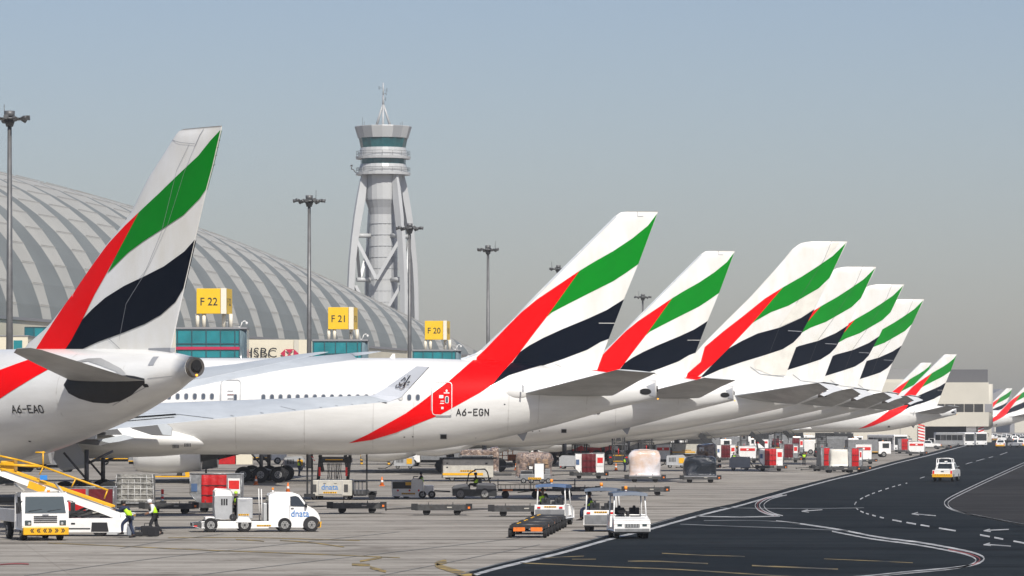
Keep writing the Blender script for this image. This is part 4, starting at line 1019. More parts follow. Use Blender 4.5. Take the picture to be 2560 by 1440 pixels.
# ------------------------------------------------------------------ bridge building at the right
def bridge_building():
    D=1080.0; s=F/D
    def X(px): return P(px,0,D).x
    def Z(py): return P(0,py,D).z
    t=thing('bridge_building','long cream terminal building whose upper floor bridges the road on a striped pillar','building',(0,D,0))
    b=MB(); b.b2(X(1960),X(2308),0,40,0,Z(1066),'beige_far'); b.build('ground_floor_wall',t)
    b=MB(); b.b2(X(1960),X(2472),0,40,Z(1066),Z(956),'beige_far'); b.cyl((X(2470),1.4,Z(1066)),(X(2470),1.4,Z(960)),1.4,'beige_far',n=20); b.b2(X(2470),X(2480),1.4,40,Z(1066),Z(960),'beige_far'); b.build('upper_wall',t)
    b=MB(); b.b2(X(2225),X(2372),6,38,Z(956),Z(921),'plant_grey'); b.b2(X(2372),X(2475),5,38,Z(956),Z(923),'louvre_grey'); b.b2(X(1960),X(2300),2,38,Z(956)-.3,Z(948),'beige_far'); b.build('roof_plant_room',t)
    b=MB(); b.b2(X(2180),X(2224),5.5,30,Z(955),Z(926),'plant_grey'); b.build('louvre',t)
    for i in range(8):
        b=MB(); x0=2266+i*24.2; b.b2(X(x0),X(x0+22.6),-.06,.0,Z(1030),Z(1010),'glass_dark'); b.build('window',t)
    b=MB(); b.b2(X(2462),X(2480),-.05,.02,Z(1030),Z(1010),'grey_wall'); b.build('corner_panel',t)
    b=MB(); b.b2(X(2447),X(2480),1,6,0,Z(1066),'beige_far'); pl=b.build('pillar',t)
    b=MB()
    for k in range(6):
        z=k*.78+.1; b.face([(X(2447)-.02,.96,z),(X(2461),.96,z+.55),(X(2461),.96,z+.95),(X(2447)-.02,.96,z+.4)],'red_paint'); 
    b.b2(X(2446),X(2461),.97,.99,0,5,'vehicle_white'); b.build('hazard_stripes',pl)
    b=MB(); b.b2(X(2295),X(2312),-.6,2,0,Z(1068),'vehicle_white')
    for k in range(6):
        z=k*.78+.1; b.face([(X(2295),-.63,z+.4),(X(2311),-.63,z),(X(2311),-.63,z+.35),(X(2295),-.63,z+.75)],'red_paint')
    b.build('striped_corner',t)
    b=MB(); b.b2(X(2312),X(2447),30,34,0,Z(1066),'dark_wall'); b.build('underpass_wall',t)
    for i in range(3):
        b=MB(); b.b2(X(2085+i*15.5),X(2098+i*15.5),-.08,.0,.4,Z(1080),'glass_dark'); b.build('window',t)
    b=MB(); b.b2(X(2132),X(2133.5),-.1,0,0,Z(1066),'grey_wall'); b.b2(X(2250),X(2251),-.1,0,0,Z(1066),'grey_wall'); b.build('wall_joint',t)
bridge_building()
for i,(x0,x1,top,D,lab) in enumerate(((2478,2530,972,2300,'hazy grey hangar on the horizon right of the bridge building'),(2525,2600,1000,2050,'low hazy hangar at the far right edge'))):
    t=thing('hangar',lab,'hangar',(P((x0+x1)/2,0,D).x,D,0)); w=P(x1,0,D).x-P(x0,0,D).x; z=P(0,top,D).z
    b=MB(); b.prism([(-w/2,0),(w/2,0),(w/2,z*.86),(0,z),(-w/2,z*.86)],0,60,'grey_wall'); b.build('hall',t)
    b=MB(); b.b2(-w*.35,w*.35,-.2,-.05,0,z*.55,'beige_far'); b.build('door',t)

# ------------------------------------------------------------------ people
def person(label,loc,rz,pose='stand',scale=1.0,trousers='navy_cloth',top='hivis',sleeve='navy_cloth',head='hair_black',fingers=True,hold=None):
    """one skinned body; x forward, y left"""
    J={'pel':(0,0,.95),'chest':(.02,0,1.28),'neck':(.03,0,1.48),'head':(.05,0,1.60),'crown':(.05,0,1.70),
       'ls':(.02,.19,1.42),'le':(.06,.26,1.14),'lh':(.20,.24,.92),'rs':(.02,-.19,1.42),'re':(.06,-.26,1.14),'rh':(.20,-.24,.92),
       'lp':(0,.09,.90),'lk':(.04,.11,.50),'la':(-.03,.12,.09),'lt':(.14,.13,.04),'rp':(0,-.09,.90),'rk':(.04,-.11,.50),'ra':(-.03,-.12,.09),'rt':(.14,-.13,.04)}
    if pose=='load':      # leaning forward, arms reaching, one knee up
        J.update(pel=(-.05,0,.93),chest=(.14,0,1.24),neck=(.24,0,1.42),head=(.31,0,1.53),crown=(.33,0,1.64),ls=(.22,.19,1.36),le=(.42,.22,1.20),lh=(.66,.16,1.24),rs=(.22,-.19,1.36),re=(.44,-.20,1.14),rh=(.68,-.14,1.22),lk=(.30,.11,.62),la=(.30,.12,.22),lt=(.46,.13,.18),rk=(-.02,-.11,.50),ra=(-.16,-.12,.09),rt=(.02,-.13,.04))
    if pose=='bend':      # looking down, one stride
        J.update(pel=(-.02,0,.90),chest=(.10,0,1.20),neck=(.18,0,1.39),head=(.26,0,1.48),crown=(.31,0,1.57),ls=(.14,.19,1.33),le=(.14,.25,1.06),lh=(.34,.17,.97),rs=(.14,-.19,1.33),re=(.12,-.25,1.06),rh=(.34,-.15,1.0),lk=(.22,.12,.52),la=(.20,.13,.09),lt=(.37,.14,.04),rk=(-.06,-.12,.48),ra=(-.30,-.13,.12),rt=(-.15,-.14,.04))
    if pose=='sit':
        J.update(pel=(0,0,.10),chest=(.0,0,.44),neck=(.02,0,.64),head=(.04,0,.76),crown=(.04,0,.87),ls=(.0,.19,.58),le=(.14,.23,.34),lh=(.38,.14,.38),rs=(.0,-.19,.58),re=(.14,-.23,.34),rh=(.38,-.14,.38),lp=(.03,.09,.10),lk=(.42,.12,.14),la=(.46,.13,-.24),lt=(.62,.14,-.28),rp=(.03,-.09,.10),rk=(.42,-.12,.14),ra=(.46,-.13,-.24),rt=(.62,-.14,-.28))
    if pose=='dangle':
        J.update(pel=(0,0,.10),chest=(.0,0,.44),neck=(.02,0,.64),head=(.04,0,.76),crown=(.04,0,.87),ls=(.0,.19,.58),le=(.1,.25,.32),lh=(.30,.14,.24),rs=(.0,-.19,.58),re=(.1,-.25,.32),rh=(.30,-.14,.24),lp=(.03,.09,.10),lk=(.40,.10,.08),la=(.36,.12,-.36),lt=(.5,.13,-.44),rp=(.03,-.09,.10),rk=(.42,-.10,.04),ra=(.44,-.12,-.42),rt=(.60,-.13,-.46))
    V=lambda k:Vector(J[k])
    if pose=='kneel': pass
    def skin(name,chain,mat_,parent,sub=2,root=0):
        vs=[];rad=[];es=[];idx={}
        for path in chain:
            prev=None
            for key,p,r in path:
                if key not in idx: idx[key]=len(vs); vs.append(tuple(p)); rad.append(r)
                if prev is not None and prev!=idx[key]: es.append((prev,idx[key]))
                prev=idx[key]
        me=bpy.data.meshes.new(name); me.from_pydata(vs,es,[]); o=bpy.data.objects.new(name,me); COL.objects.link(o)
        sk_=o.modifiers.new('s','SKIN'); sk_.use_smooth_shade=True; o.modifiers.new('u','SUBSURF').levels=sub; o.modifiers['u'].render_levels=sub
        ly=me.skin_vertices[0].data
        for i,r in enumerate(rad): ly[i].radius=(r,r) if not isinstance(r,tuple) else r; ly[i].use_root=(i==root)
        dg=bpy.context.evaluated_depsgraph_get(); m2=bpy.data.meshes.new_from_object(o.evaluated_get(dg))
        COL.objects.unlink(o); bpy.data.objects.remove(o)
        m2.name=name; m2.materials.clear(); m2.materials.append(M[mat_])
        for p in m2.polygons: p.use_smooth=True; p.material_index=0
        o=bpy.data.objects.new(name,m2); COL.objects.link(o)
        if parent: o.parent=parent
        return o
    k=lambda n,r:(n,V(n),r)
    spine=[k('pel',(.14,.11)),k('chest',(.15,.11)),k('neck',.055),k('head',.095),k('crown',.07)]
    ch=[spine,[spine[1],k('ls',.075),k('le',.045),k('lh',.03)],[spine[1],k('rs',.075),k('re',.045),k('rh',.03)],
        [spine[0],k('lp',.09),k('lk',.062),k('la',.042),k('lt',.035)],[spine[0],k('rp',.09),k('rk',.062),k('ra',.042),k('rt',.035)]]
    if fingers:
        for sd in 'lr':
            h=V(sd+'h'); d=(h-V(sd+'e')).normalized(); sx=d.cross(Vector((0,0,1))).normalized(); dn=sx.cross(d)
            pal=h+d*.06; ch.append([k(sd+'h',.03),(sd+'pal',pal,.028)])
            for i,(o_,l) in enumerate(((-.03,.055),(-.01,.07),(.012,.066),(.032,.05))):
                a=pal+sx*o_+d*.02; ch.append([(sd+'pal',pal,.028),(sd+'f%d'%i,a,.009),(sd+'g%d'%i,a+d*l*.55-dn*.008,.008),(sd+'e%d'%i,a+d*l-dn*.03,.007)])
            ch.append([(sd+'pal',pal,.028),(sd+'t0',pal+sx*(.04 if sd=='r' else -.04)-d*.01,.010),(sd+'t1',pal+sx*(.055 if sd=='r' else -.055)+d*.03,.009)])
    body=skin('person',ch,'skin',None,1); body.location=loc; body.rotation_euler=(0,0,rz); body.scale=(scale,)*3
    tag(body,label,'person')
    e=.022
    skin('trousers',[[('a',V('pel')+Vector((0,0,.03)),(.155,.125)),('b',V('lp'),.105),('c',V('lk'),.082),('d',V('la')+Vector((0,0,.04)),.062)],[('a',V('pel'),.15),('f',V('rp'),.105),('g',V('rk'),.082),('h',V('ra')+Vector((0,0,.04)),.062)]],trousers,body,1)
    skin('shirt',[[('a',V('pel').lerp(V('chest'),.1),(.15,.12)),('b',V('chest'),(.165,.125)),('c',V('chest').lerp(V('neck'),.75),(.09,.08))],[('b',V('chest'),.16),('d',V('ls'),.09),('e',V('le'),.062),('f',V('lh')-(V('lh')-V('le'))*.25,.048)],[('b',V('chest'),.16),('g',V('rs'),.09),('h',V('re'),.062),('i',V('rh')-(V('rh')-V('re'))*.25,.048)]],sleeve,body,1)
    if top: 
        v=skin('vest',[[('a',V('pel').lerp(V('chest'),-.05),(.175,.14)),('b',V('chest'),(.19,.15)),('c',V('chest').lerp((V('ls')+V('rs'))/2,.85),(.13,.10))],[('b',V('chest'),.18),('l',V('chest').lerp(V('ls'),.8),.085)],[('b',V('chest'),.18),('r',V('chest').lerp(V('rs'),.8),.085)]],top,body,1)
    c=V('head'); f=V('crown')-c; b=MB()
    b.ball(c+Vector((-.012,0,.035)),.112,head,12,(1.05,.92,.92)); b.build('hair' if 'hair' in head else 'helmet',body)
    if fingers:
        b=MB(); b.ball(c+Vector((.095,0,-.015)),.018,'skin',6); 
        b.build('nose',body); b=MB()
        for y in (-.035,.035): b.ball(c+Vector((.085,y,.01)),.010,'black_cloth',6)
        b.build('eyes',body)
    for sd in 'lr':
        a=V(sd+'a'); tt=V(sd+'t'); b=MB(); b.cyl(a+Vector((0,0,-.02)),a+Vector((0,0,.05)),.055,'black_cloth',n=8); b.loft([[a+Vector((-.07,q,z)) for q,z in ((-.04,-.06),(.04,-.06),(.04,.02),(-.04,.02))],[tt+Vector((.05,q,z)) for q,z in ((-.04,-.035),(.04,-.035),(.035,.02),(-.035,.02))]],'black_cloth',False); b.build('shoe',body)
    return body

# ------------------------------------------------------------------ small parts shared by vehicles
def wheel(t,x,y,r,w=.22,sd=0,rim='rim',hub=.55):
    b=MB(); b.cyl((x,y-w/2,r),(x,y+w/2,r),r,'tyre',n=22); o=b.build('wheel',t,bevel=min(.05,r*.12))
    b=MB(); s_=sd or (-1 if y<0 else 1); b.cyl((x,y+s_*(w/2-.03),r),(x,y+s_*(w/2+.012),r),r*hub,rim,n=16); b.cyl((x,y+s_*w/2,r),(x,y+s_*(w/2+.04),r),r*.17,'steel_mid',n=8)
    for k in range(6):
        a=k*math.pi/3; b.cyl((x+r*.36*math.cos(a),y+s_*w/2,r+r*.36*math.sin(a)),(x+r*.36*math.cos(a),y+s_*(w/2+.018),r+r*.36*math.sin(a)),r*.07,'plastic_black',n=5)
    b.build('rim',o); return o
def chevrons(t,x0,x1,z0,z1,y,n=8,axis='x',name='hazard_strip',col='yellow_paint',dark='plastic_black'):
    b=MB(); f=(lambda u,v:(u,y,v)) if axis=='x' else (lambda u,v:(y,u,v))
    b.face([f(x0,z0),f(x1,z0),f(x1,z1),f(x0,z1)],col)
    o_=.006*(1 if (axis=='y' and y>0) else -1); f2=(lambda u,v:(u,y+o_,v)) if axis=='x' else (lambda u,v:(y+o_,u,v))
    w=(x1-x0)/n; h=(z1-z0)
    for k in range(n):
        a=x0+w*(k+.25); d=w*.3*(1 if k<n/2 else -1); zm=(z0+z1)/2; g_=h*.12
        b.face([f2(a+d,z0+g_),f2(a+d+w*.38,z0+g_),f2(a+w*.38,zm),f2(a,zm)],dark); b.face([f2(a,zm),f2(a+w*.38,zm),f2(a+d+w*.38,z1-g_),f2(a+d,z1-g_)],dark)
    return b.build(name,t)
def beacon(t,x,y,z,r=.09,h=.2,stem=.12):
    b=MB(); b.cyl((x,y,z),(x,y,z+stem),r*.7,'vehicle_white',n=10); b.cyl((x,y,z+stem),(x,y,z+stem+h),r,'lamp_amber',r*.85,n=12); b.build('beacon',t)

# ------------------------------------------------------------------ unit load devices, dollies
def uld(label,loc,rz,w=2.0,d=1.5,h=1.6,front='curtain_red',style='curtain',cut=.42,side='both',patch=None,group='airline freight containers',white=False):
    t=thing('freight_container',label,'container',loc,rz,group)
    hw=w/2; c=cut
    prof=[(-hw+(c if side in('both','left') else 0),0),(hw-(c if side in ('both','right') else 0),0),(hw,c*1.2 if side in ('both','right') else 0),(hw,h),(-hw,h),(-hw,c*1.2 if side in ('both','left') else 0)]
    cl=[]; 
    for p in prof:
        if not cl or (abs(cl[-1][0]-p[0])+abs(cl[-1][1]-p[1]))>1e-4: cl.append(p)
    if abs(cl[0][0]-cl[-1][0])+abs(cl[0][1]-cl[-1][1])<1e-4: cl.pop()
    b=MB(); b.prism(cl,-d/2,d/2,'vehicle_white' if (style=='white' or white) else 'aluminium'); b.build('shell',t,bevel=.03)
    b=MB()
    for k in range(len(cl)):
        a=cl[k]; e=cl[(k+1)%len(cl)]; b.cyl((a[0],-d/2-.01,a[1]),(e[0],-d/2-.01,e[1]),.035,'aluminium',n=4)
    b.build('edge_frame',t)
    y=-d/2-.03
    if style=='curtain':
        x0,x1=-hw*.55,hw*.42
        b=MB(); n=14; rings=[]
        for k in range(n+1):
            u=k/n; xx=x0+(x1-x0)*u; yy=y-.03-.03*math.sin(u*19)-.02*random.random()
            rings.append([(xx,yy,.05),(xx,yy-.02,h*.35),(xx,yy-.04,h*.7),(xx,y-.01,h-.06)])
        b.loft(rings,front,True,False,closed=False); b.build('curtain',t)
        b=MB()
        for z in (h*.3,h*.62): b.b2(x0,x1,y-.11,y-.08,z-.02,z+.02,'plastic_black')
        b.build('strap',t)
        b=MB(); b.b2(x1+.08,hw-.08,y-.012,y,h*.35,h*.85,'letter_white'); b.b2(x1+.13,hw-.13,y-.02,y-.01,h*.5,h*.78,patch or 'red_paint'); b.build('placard',t)
        if cut: b=MB(); b.b2(-hw+.07,-hw*.72,y-.012,y,h*.42,h*.68,'roof_blue'); b.build('label_plate',t)
    elif style=='white':
        b=MB(); b.b2(-hw*.85,hw*.85,y-.012,y,h*.6,h*.8,'red_paint'); b.build('brand_panel',t)
        b=MB(); b.b2(-hw*.12,hw*.12,y-.02,y-.012,h*.64,h*.76,'letter_white'); b.build('brand_mark',t)
    elif style=='panels':
        b=MB(); b.b2(-hw+.05,-.08,y-.03,y,.08,h-.1,'curtain_red'); b.build('left_curtain',t)
        b=MB(); b.b2(.08,hw-.05,y-.03,y,.08,h-.1,'curtain_maroon'); b.build('right_curtain',t)
    return t
def blob(label,loc,w,d,h,m,name='wrapped_pallet',cat='pallet load',topf=.7,net=None,seed=0,lump=.12,boxes=False,rz=0,ex=.42):
    rnd=random.Random(seed); t=thing(name,label,cat,loc,rz,'pallet loads wrapped in film or netting')
    from mathutils import noise as mn
    b=MB(); N=40; rings=[]; sd_=Vector((seed*3.1,seed*1.7,0))
    for a in range(17):
        v=min(1,a/15); z=h*math.sin(v*math.pi/2)**.85; k=1.0 if v<.45 else 1-(1-topf)*((v-.45)/.55)**2.0
        if a==16: k*=.45; z=h*1.01
        ring=[]
        for q in range(N):
            th=2*math.pi*q/N; c,s_=math.cos(th),math.sin(th); e=ex
            x=math.copysign(abs(c)**e,c)*w/2*k; y=math.copysign(abs(s_)**e,s_)*d/2*k
            n_=1+lump*1.3*mn.noise(Vector((x*1.1,y*1.1,z*.9))+sd_)+lump*.7*mn.noise(Vector((x*3.2,y*3.2,z*1.6))+sd_)
            ring.append((x*n_,y*n_,max(.0,z*(1+lump*.9*mn.noise(Vector((x*.8,y*.8,5))+sd_)*v))))
        rings.append(ring)
    b.loft(rings,m,True); b.build('wrapping',t)
    b=MB(); b.b2(-w/2-.05,w/2+.05,-d/2-.05,d/2+.05,-.06,.03,'aluminium'); b.build('pallet',t)
    if boxes:
        for i in range(7):
            b=MB(); x=rnd.uniform(-.38,.38)*w; z=rnd.uniform(.25,.8)*h; q=rnd.uniform(.22,.42)
            b.box((x,-d/2-.0,z),(q*1.2,.3,q),rnd.choice(('cardboard','cardboard','film_brown','vehicle_white')),rz=rnd.uniform(-.2,.2)); b.build('carton',t,bevel=.02)
    if net:
        b=MB()
        for i in range(7): x=-w/2+w*i/6; b.tube([(x,-d/2-.06,.02),(x*.98,-d/2-.06,h*.6),(x*.93,-d/2*.93,h)],.015,'letter_white',4)
        for i in range(5): z=h*(i+.5)/5; b.tube([(-w/2,-d/2-.07,z),(w/2,-d/2-.07,z)],.015,'letter_white',4)
        b.build('net',t)
    return t
def make_dolly(label,loc,rz=0,L_=3.2,W_=1.9,end='orange_paint',bar=1.6,group='empty flat cargo dollies'):
    t=thing('cargo_dolly',label,'dolly',loc,rz,group)
    b=MB(); hl,hw=L_/2,W_/2
    b.b2(-hl,hl,-hw,-hw+.1,.28,.58,'steel_mid'); b.b2(-hl,hl,hw-.1,hw,.28,.58,'steel_mid'); b.b2(-hl,-hl+.12,-hw,hw,.36,.52,'steel_mid'); b.b2(hl-.12,hl,-hw,hw,.36,.52,'steel_mid'); b.b2(-hl+.1,hl-.1,-.08,.08,.34,.46,'steel_dark')
    for x in (-hl*.6,0,hl*.6): b.b2(x-.05,x+.05,-hw+.1,hw-.1,.38,.5,'steel_dark')
    b.build('frame',t)
    b=MB()
    for k in range(9):
        x=-hl+.3+k*(L_-.6)/8; b.cyl((x,-hw+.12,.56),(x,hw-.12,.56),.045,'steel_mid',n=8)
    b.b2(-hl+.15,hl-.15,-hw+.12,hw-.12,.50,.515,'deck_brown'); b.build('roller_deck',t)
    for x in (-hl-.22,hl-.14):
        b=MB(); b.b2(x,x+.36,-hw-.05,-hw+.35,.30,.66,'steel_dark'); b.build('end_stop',t)
    b=MB(); b.b2(hl-.02,hl+.10,-hw-.09,-hw-.051,.38,.50,end); b.build('reflector_plate',t)
    b=MB(); b.b2(-hl*.45,-hl*.35,-hw-.03,-hw,.44,.5,'deck_brown'); b.b2(hl*.2,hl*.38,-hw-.03,-hw,.43,.49,'beige_metal'); b.build('marker_plate',t)
    for x in (-hl*.58,hl*.58):
        for y in (-hw+.25,hw-.25): 
            bb=MB(); bb.cyl((x,y-.09,.2),(x,y+.09,.2),.2,'tyre',n=16); bb.build('wheel',t,bevel=.025)
    for x in (-hl*.5,hl*.42):
        b=MB(); b.cyl((x,-hw+.05,.54),(x,-hw+.05,.74),.025,'steel_mid',n=6); b.build('stake',t)
    b=MB(); b.cyl((-hl-bar,0,.33),(-hl,.12,.42),.035,'steel_mid',n=6); b.cyl((-hl-bar,0,.33),(-hl,-.12,.42),.035,'steel_mid',n=6); b.cyl((-hl-bar-.1,0,.33),(-hl-bar,0,.33),.07,'steel_dark',n=8); b.build('drawbar',t)
    return t
def gz(px,py,z=0.0): p=G(px,py); return (p.x,p.y,z)
sc_=lambda py:(py-YH)/H
D1=make_dolly('empty flat dolly behind the white pickup van, leftmost of the front row',gz(893,1283),0,2.95)
D2_=dup(D1,'second empty flat dolly of the front row, orange plate at its right end',gz(1105,1288))
D3_=dup(D1,'empty flat dolly of the front row partly hidden by the blue roofed tug',gz(1297,1291))
D4_=dup(D1,'empty flat dolly on the second row, left of the amber beacon',gz(1440,1238))
D5_=dup(D1,'rightmost empty flat dolly, above the white tug with the slate roof',gz(1613,1239))
def loaded(px,py,lab,lw,**k):
    return dup(D1,lab,gz(px,py))
# ---- second line: loaded dollies
for px,py,lab in ((1472,1197,'dolly carrying the white container with the maroon curtain'),(1612,1206,'dolly carrying the clear film wrapped load'),(1750,1207,'dolly carrying the shiny black wrapped load')):
    d=dup(D1,lab,gz(px,py)); d['group']='dollies carrying freight'; d.scale=(1.05,1.05,1.0)
uld('white container with a maroon curtain on a dolly in the open apron',gz(1474,1197,.56),0,2.65,1.6,1.78,'curtain_maroon',side='left',cut=.35,white=True)
blob('rounded pale load under clear wrinkled film on a dolly, left of the black wrapped load',gz(1612,1206,.58),2.65,1.9,2.25,'film_clear',seed=3,topf=.45,lump=.10,boxes=False,ex=.6)
blob('shiny black film wrapped load, rightmost of the dolly line',gz(1750,1207,.58),2.8,1.9,1.7,'film_black',seed=5,topf=.62,lump=.12,ex=.5)
b=blob('brown cartons under wrinkled film standing behind the black wrapped load',gz(1766,1176,.55),2.1,1.7,2.25,'film_brown',seed=9,topf=.8,lump=.09,boxes=True)
d=dup(D1,'dolly under the brown wrapped cartons',gz(1763,1176)); d['group']='dollies carrying freight'
# towing hoses / bars between them
# ---- containers near the terminal side
for px,py,w,h,st,fr,lab,cut in (
 (1657,1160,1.75,1.85,'white','x','white container with a red band, just right of the steel forklift masts',.0),
 (1815,1156,2.4,1.7,'curtain','curtain_maroon','white container with a maroon curtain behind the brown wrapped load',.3),
 (1868,1157,2.2,1.6,'white','x','white fabric container with red panel beside the maroon curtain container',.35),
 (1927,1178,2.5,1.85,'curtain','curtain_red','white container with a bright red curtain on a long drawbar dolly',.4),
 (1972,1156,2.3,1.8,'curtain','curtain_maroon','container with a dark maroon curtain right of the bright red one',.0),
 (1903,1132,2.4,1.7,'white','x','grey container with small red panel in the row behind the bright red curtain',.0),
 (1940,1128,2.4,1.7,'curtain','curtain_maroon','container with brown label at the back of the row near the conveyor',.0),
 (1990,1140,2.2,2.2,'curtain','curtain_maroon','tall container with dark red curtain beside the standing worker',.0),
 (2158,1160,2.0,1.9,'white','x','white container with a bright red panel behind the container train',.0),
 (2030,1105,2.4,1.5,'white','x','white container with a red band raised near the dark conveyor',.0),
 (2262,1134,2.2,1.9,'curtain','curtain_red','container with a red curtain next to the white bus',.0),
 (2290,1139,2.5,1.6,'white','x','faded white container with pink panel right of the bus',.3)):
    z=.58; uld(lab,gz(px,py,z),0,w,1.6,h,fr if fr!='x' else 'curtain_red',st,cut=cut,side='left' if cut else 'none',white=cut>0)
    dd=dup(D1,'dolly under the '+lab.split(' beside')[0].split(' behind')[0].split(' on a')[0].split(', just')[0].replace('container','freight box',1) if False else 'dolly carrying the '+lab,gz(px,py)); dd['group']='dollies carrying freight'
    dd['label']=' '.join(dd['label'].split()[:16])
# container train on the right of the apron, turned towards us
for k,(px,py,w) in enumerate(((2062,1178,2.0),(2133,1180,2.6))):
    uld(('left' if k==0 else 'right')+' container of the pair with red ends and cream sheet near the road edge',gz(px,py,.56),R(12),1.5 if k else 1.3,1.7,1.95,'curtain_red','curtain',cut=.0,side='none')
    d=dup(D1,('left' if k==0 else 'right')+' dolly of the pair near the road edge with orange corners',gz(px,py),R(12)); d['group']='dollies carrying freight'
d=dup(D1,'dolly with orange corners under the cream sheeted load',gz(2098,1182),R(4)); d['group']='dollies carrying freight'; d.scale=(1.25,1,1)
blob('cream sheeted load bulging between two red curtained containers',gz(2098,1180,.6),2.1,1.9,1.75,'cream_paint',seed=12,topf=.9,lump=.05)
# ---- left group
uld('container with bright red and maroon doors behind the belt loader',gz(222,1303,.5),0,2.75,1.6,1.30,'curtain_red','panels',cut=0,side='none')
dd=dup(D1,'dolly under the red and maroon container behind the belt loader',gz(222,1303)); dd['group']='dollies carrying freight'
blob('grey netted pallet load beside the two workers',gz(340,1280,.56),2.2,2.0,1.62,'net_grey',seed=21,topf=.98,lump=.03,net=True)
dd=dup(D1,'dolly under the grey netted pallet load',gz(345,1280)); dd['group']='dollies carrying freight'
dd=dup(D1,'dolly with orange end plates standing between the netted load and silver container',gz(425,1284)); dd['group']='dollies carrying freight'
uld('silver container with a red curtain behind the white pickup van',gz(542,1281,.48),0,2.95,1.6,1.75,'curtain_red',side='left',cut=.5)
dd=dup(D1,'dolly under the silver container with the red curtain',gz(548,1281)); dd['group']='dollies carrying freight'
t=thing('container_wall','orange red quilted container cover beyond the white fuselage belly','container',gz(562,1172))
b=MB(); b.b2(-1.2,1.2,-.8,.8,.5,2.4,'curtain_red'); b.build('cover',t,bevel=.05)
for x,z in ((-.9,1.9),(.55,1.9)):
    b=MB(); b.prism([(x-.18,z),(x,z-.32),(x+.18,z),(x,z+.32)],-.86,-.81,'beige_wall'); b.build('pale_diamond',t)
b=MB(); b.b2(1.3,3.1,-.7,.7,.5,2.4,'beige_wall'); b.build('cream_box',t)
# marker poles
def post(lab,px,py,h,kind):
    t=thing('marker_post',lab,'marker post',gz(px,py),0,'striped marker posts on the apron')
    b=MB(); b.cyl((0,0,0),(0,0,.06),.22,'plastic_black',n=12); b.build('foot',t)
    b=MB(); n=6
    if kind=='r':
        for k in range(n): b.cyl((0,0,.06+h*k/n),(0,0,.06+h*(k+1)/n),.085,'red_paint' if k%2==0 or k>4 else 'letter_white',n=10)
    else:
        for k in range(n): b.cyl((0,0,.06+h*k/n),(0,0,.06+h*(k+1)/n),.16,'yellow_paint' if k%2==0 else 'plastic_black',n=10)
    b.build('tube',t)
post('red and white marker post between the netted load and the silver container',406,1262,.92,'r')
post('yellow and black post under the white fuselage, left one',904,1162,1.35,'y')
post('yellow and black post under the white fuselage, right one',972,1163,1.35,'y')
post('thin red post right of the yellow and black posts',1005,1157,1.3,'r')
post('red and white post left of the maroon curtain container',1402,1170,1.2,'r')
